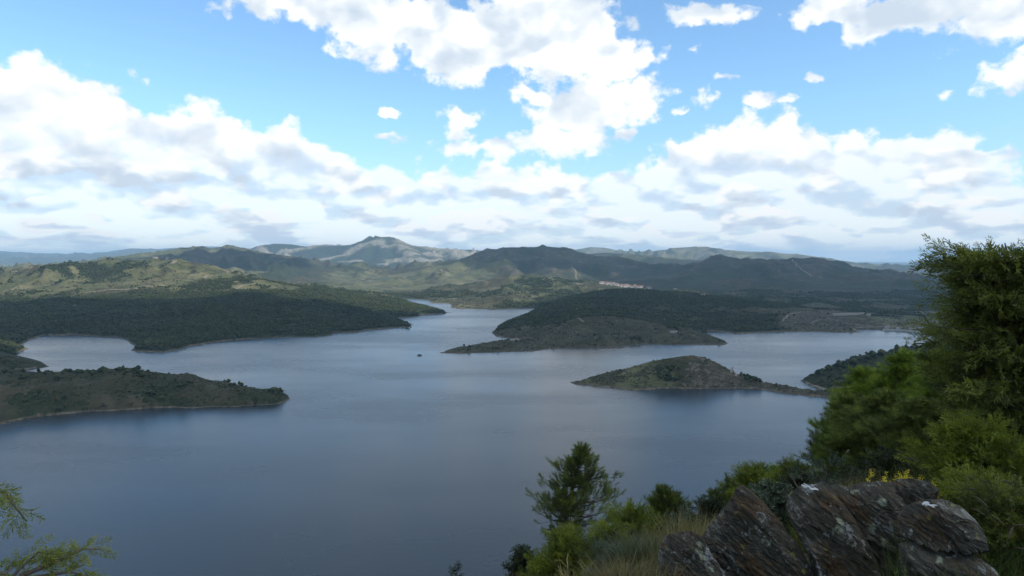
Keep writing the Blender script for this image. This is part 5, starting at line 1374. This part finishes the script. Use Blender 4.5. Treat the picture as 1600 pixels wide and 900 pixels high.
def stuff(name, data, mat):
    v, f, t = data; me = mesh_np(name, v, f, mat)
    a_ = me.attributes.new('tone', 'FLOAT', 'POINT'); a_.data.foreach_set('value', t.astype(np.float32))
    o = bpy.data.objects.new(name, me); COL.objects.link(o); o['kind'] = 'stuff'; return o
stuff('dry_grass', cat3([blades(patch(960, 1160, 5.2, 13, 3600, 1), .34, .0050, .35, 1, .42), blades(patch(930, 1060, 3.9, 5.6, 1300, 2), .20, .003, .5, 2, .35), blades(patch(1250, 1480, 5.5, 10, 4500, 3), .36, .0045, .4, 3, .4),
    blades(patch(780, 980, 4.5, 12, 4000, 4), .22, .004, .5, 4, .35), blades(patch(1480, 1700, 3.2, 6, 800, 5), .30, .003, .4, 5, .4)]), m_dry)
stuff('green_grass', cat3([blades(patch(1400, 1720, 3.4, 7.5, 7000, 6), .42, .0035, .5, 6, .35), blades(patch(1230, 1500, 5.5, 11, 3000, 7), .26, .004, .5, 7, .4), blades(patch(880, 1100, 5, 10, 1800, 8), .20, .004, .5, 8, .35), blades(patch(1080, 1300, 5.8, 12, 1800, 9), .28, .004, .5, 9, .4)]), m_grass)
# broom with upright stems
def tussock(name, label, px, r, rad, h, n, mat, seed, w=.003, bend=.35, tone=.4, cat='shrub', lift=0.0):
    rr = np.random.default_rng(seed); c = near_ground(px, r)
    t = thing(name, label, cat, c)
    p_ = np.stack([rr.normal(size=n) * rad * .4, rr.normal(size=n) * rad * .4, np.zeros(n) + lift], 1)
    v, f, tt = blades(p_, h, w, bend, seed, tone)
    # fan outwards
    root = np.repeat(p_, len(v) // n, 0); hgt = v[:, 2:3] - lift
    v[:, :2] += root[:, :2] * hgt / h * 1.6
    leaf_obj('stems', (v, f, tt), mat, t); return t
tussock('broom', 'soft grey-green broom tussock left of the low slabby rock', 1008, 5.4, .22, .26, 1500, m_greyb, 1, .0022, .45, .35)
tussock('broom', 'thin green broom rising behind the dry twiggy bush', 1352, 6.6, .16, .24, 700, m_greyb, 2, .0022, .45, .45)
tussock('grass_tussock', 'tussock of tall dry grass right behind the low slabby rock', 1085, 6.2, .20, .36, 500, m_dry, 3, .003, .4, .55, 'grass')
tussock('grass_tussock', 'orange dry grass tussock at the bottom edge left of the rocks', 985, 4.1, .18, .14, 700, m_dry, 4, .002, .6, .2, 'grass')
def twig_bush(name, label, px, r, rad, h, n, seed, mat=m_twig, lift=0.0, cat='dead bush'):
    rr = np.random.default_rng(seed); c = near_ground(px, r); t = thing(name, label, cat, c); mb = MB()
    for i in range(n):
        a_ = rr.random() * 6.28; d = np.array([math.cos(a_), math.sin(a_), rr.uniform(.8, 2.2)]); d /= np.linalg.norm(d)
        p0 = np.array([rr.normal() * rad * .25, rr.normal() * rad * .25, -.03 + lift]); L_ = h * rr.uniform(.6, 1.2); pts = [p0]
        for q in range(3):
            d = d + rr.normal(size=3) * .22; d /= np.linalg.norm(d); pts.append(pts[-1] + d * L_ / 3)
        mb.tube(pts, [.005, .004, .003, .0015], 4)
        for q in (1, 2):
            for _ in range(3):
                dd = d + rr.normal(size=3) * .6; dd /= np.linalg.norm(dd); mb.tube([pts[q], pts[q] + dd * L_ * .3, pts[q] + dd * L_ * .45 + rr.normal(size=3) * .02], [.003, .002, .001], 3)
    part('branches', mb.mesh('branches', mat), t); return t
twig_bush('dead_bush', 'tangle of dry grey twigs above the large outcrop', 1315, 7.4, .40, .34, 90, 5)
twig_bush('dead_bush', 'few bare dead twigs sticking up at the bottom edge', 765, 8.5, .5, .30, 16, 6)
twig_bush('dead_bush', 'bare brown twigs between the lime green juniper and the broom', 962, 5.6, .25, .16, 26, 7)
twig_bush('dead_bush', 'thin dead stalks leaning over the lime green juniper', 905, 6.6, .2, .34, 14, 8, plain('straw_stalk', (0.42, 0.34, 0.14), .9))
# yellow flowers
t = thing('flowering_plant', 'clump of yellow flowers beside the tall juniper, above the outcrop', 'flowers', near_ground(1424, 5.6))
rr = np.random.default_rng(5); n = 90
tp = np.stack([rr.normal(size=n) * .11, rr.normal(size=n) * .10, rr.uniform(.30, .46, n)], 1)
mb = MB()
for p_ in tp: mb.tube([(p_[0] * .4, p_[1] * .4, -.03), (p_[0] * .8, p_[1] * .8, p_[2] * .6), tuple(p_)], .0018, 3)
part('stems', mb.mesh('stems', m_grass), t)
leaf_obj('flowers', bake([tmpl_leafy(60, 8), tmpl_leafy(61, 9)], np.repeat(tp, 3, 0) + rr.normal(size=(n * 3, 3)) * .012, rr.normal(size=(n * 3, 3)) * .5 + [0, 0, 1], np.full(n * 3, .055), np.full(n * 3, .5) + rr.normal(size=n * 3) * .2, 3), m_flower, t)
# seed heads on tall grass stems at the right
t = thing('tall_grass', 'tall grass stems with pale seed heads in front of the dark juniper', 'grass', near_ground(1545, 4.6))
mb = MB(); mh = MB(); rr = np.random.default_rng(9)
for i in range(34):
    x0, y0 = rr.normal() * .26, rr.normal() * .30; h = rr.uniform(.3, .75); a_ = rr.random() * 6.28; e = np.array([x0 + math.cos(a_) * h * .3, y0 + math.sin(a_) * h * .3, h])
    mb.tube([(x0, y0, -.2), (x0 * .9 + e[0] * .1, y0 * .9 + e[1] * .1, h * .55), tuple(e)], [.0018, .0015, .001], 3)
    d = np.array([math.cos(a_), math.sin(a_), .1 + rr.normal() * .3]); d /= np.linalg.norm(d)
    mh.tube([tuple(e), tuple(e + d * .02), tuple(e + d * .05 - [0, 0, .006]), tuple(e + d * .075 - [0, 0, .015])], [.001, .006, .006, .001], 5)
part('stems', mb.mesh('stems', m_dry), t); part('seed_heads', mh.mesh('seed_heads', m_dry), t)

# juniper reaching in from the lower left
k = mpp(2.3)
b_ = PN(-150, 1050, 2.3); b_[2] = float(near_z(b_[0], b_[1])) - .05
t = thing('juniper_shrub', 'juniper whose drooping sprays reach in at the bottom left corner', 'shrub', b_)
def bough(pts, n, size, seed, tone=.5, spread=.03):
    rr = np.random.default_rng(seed); q = np.array([PN(*p_) for p_ in pts]) - b_
    mb = MB(); mb.tube(q, np.linspace(.007, .0015, len(q)), 5); s_ = rr.random(n) ** .7 * (len(q) - 1); i = np.minimum(s_.astype(int), len(q) - 2); f = (s_ - i)[:, None]
    p_ = q[i] * (1 - f) + q[i + 1] * f; d = q[i + 1] - q[i]; d /= np.linalg.norm(d, axis=1, keepdims=True)
    dd = d + rr.normal(size=(n, 3)) * .55 + [0, 0, -.15]
    br = part('branch', mb.mesh('branch', m_twig, True), t)
    leaf_obj('leaves', bake(SPRAY, p_ + rr.normal(size=(n, 3)) * spread, dd, size * rr.uniform(.6, 1.2, n), tone + rr.normal(size=n) * .12, seed), m_junip2, br)
m_junip2 = leaf_mat('juniper_tip_leaves', (0.055, 0.068, 0.012), (0.18, 0.195, 0.028), (0.33, 0.33, 0.06), .3)
part('trunk', MB().tube([(0, 0, -.1), (.05, .05, .15), tuple(PN(-90, 900, 2.3) - b_)], [.03, .025, .01], 7).mesh('trunk', m_bark, True), t)
bough([(-90, 900, 2.3), (-70, 800, 2.3), (-30, 757, 2.3), (10, 772, 2.3), (26, 795, 2.3), (42, 815, 2.3)], 22, .07, 1, .45, .004)
bough([(-90, 900, 2.3), (-10, 930, 2.25), (30, 890, 2.2), (60, 862, 2.2), (84, 866, 2.2)], 34, .07, 2, .5, .010)
bough([(30, 900, 2.2), (70, 885, 2.2), (100, 872, 2.2), (130, 858, 2.2), (158, 858, 2.2)], 24, .055, 3, .55, .004)
bough([(30, 905, 2.2), (70, 900, 2.2), (110, 893, 2.2), (130, 900, 2.2)], 24, .065, 4, .5, .008)
bough([(-90, 900, 2.3), (-30, 900, 2.2), (10, 895, 2.2), (22, 885, 2.2)], 14, .05, 5, .45, .006)

# ================================================================ haze
def haze_box():
    m_ = bpy.data.materials.new('haze'); m_.use_nodes = True
    nt = m_.node_tree; nt.nodes.clear(); g = G(nt)
    out = g.node('ShaderNodeOutputMaterial'); v = g.node('ShaderNodeVolumePrincipled')
    v.inputs['Color'].default_value = (0.52, 0.77, 1.0, 1)
    v.inputs['Density'].default_value = HAZE
    v.inputs['Anisotropy'].default_value = 0.2
    nt.links.new(v.outputs[0], out.inputs['Volume'])
    x = 47000.0; z0, z1 = -60.0, HAZE_TOP
    co = [(-x, -x, z0), (x, -x, z0), (x, x, z0), (-x, x, z0), (-x, -x, z1), (x, -x, z1), (x, x, z1), (-x, x, z1)]
    me = bpy.data.meshes.new('haze')
    me.from_pydata(co, [], [(0, 3, 2, 1), (4, 5, 6, 7), (0, 1, 5, 4), (1, 2, 6, 5), (2, 3, 7, 6), (3, 0, 4, 7)])
    me.materials.append(m_)
    o = bpy.data.objects.new('haze', me); COL.objects.link(o); o['kind'] = 'stuff'
HAZE = 0.5 / 13000.0
HAZE_TOP = float(HT.max()) + 25.0
haze_box()
print('max height', HT.max(), 'tris so far', sum(len(m_.polygons) for m_ in bpy.data.meshes))
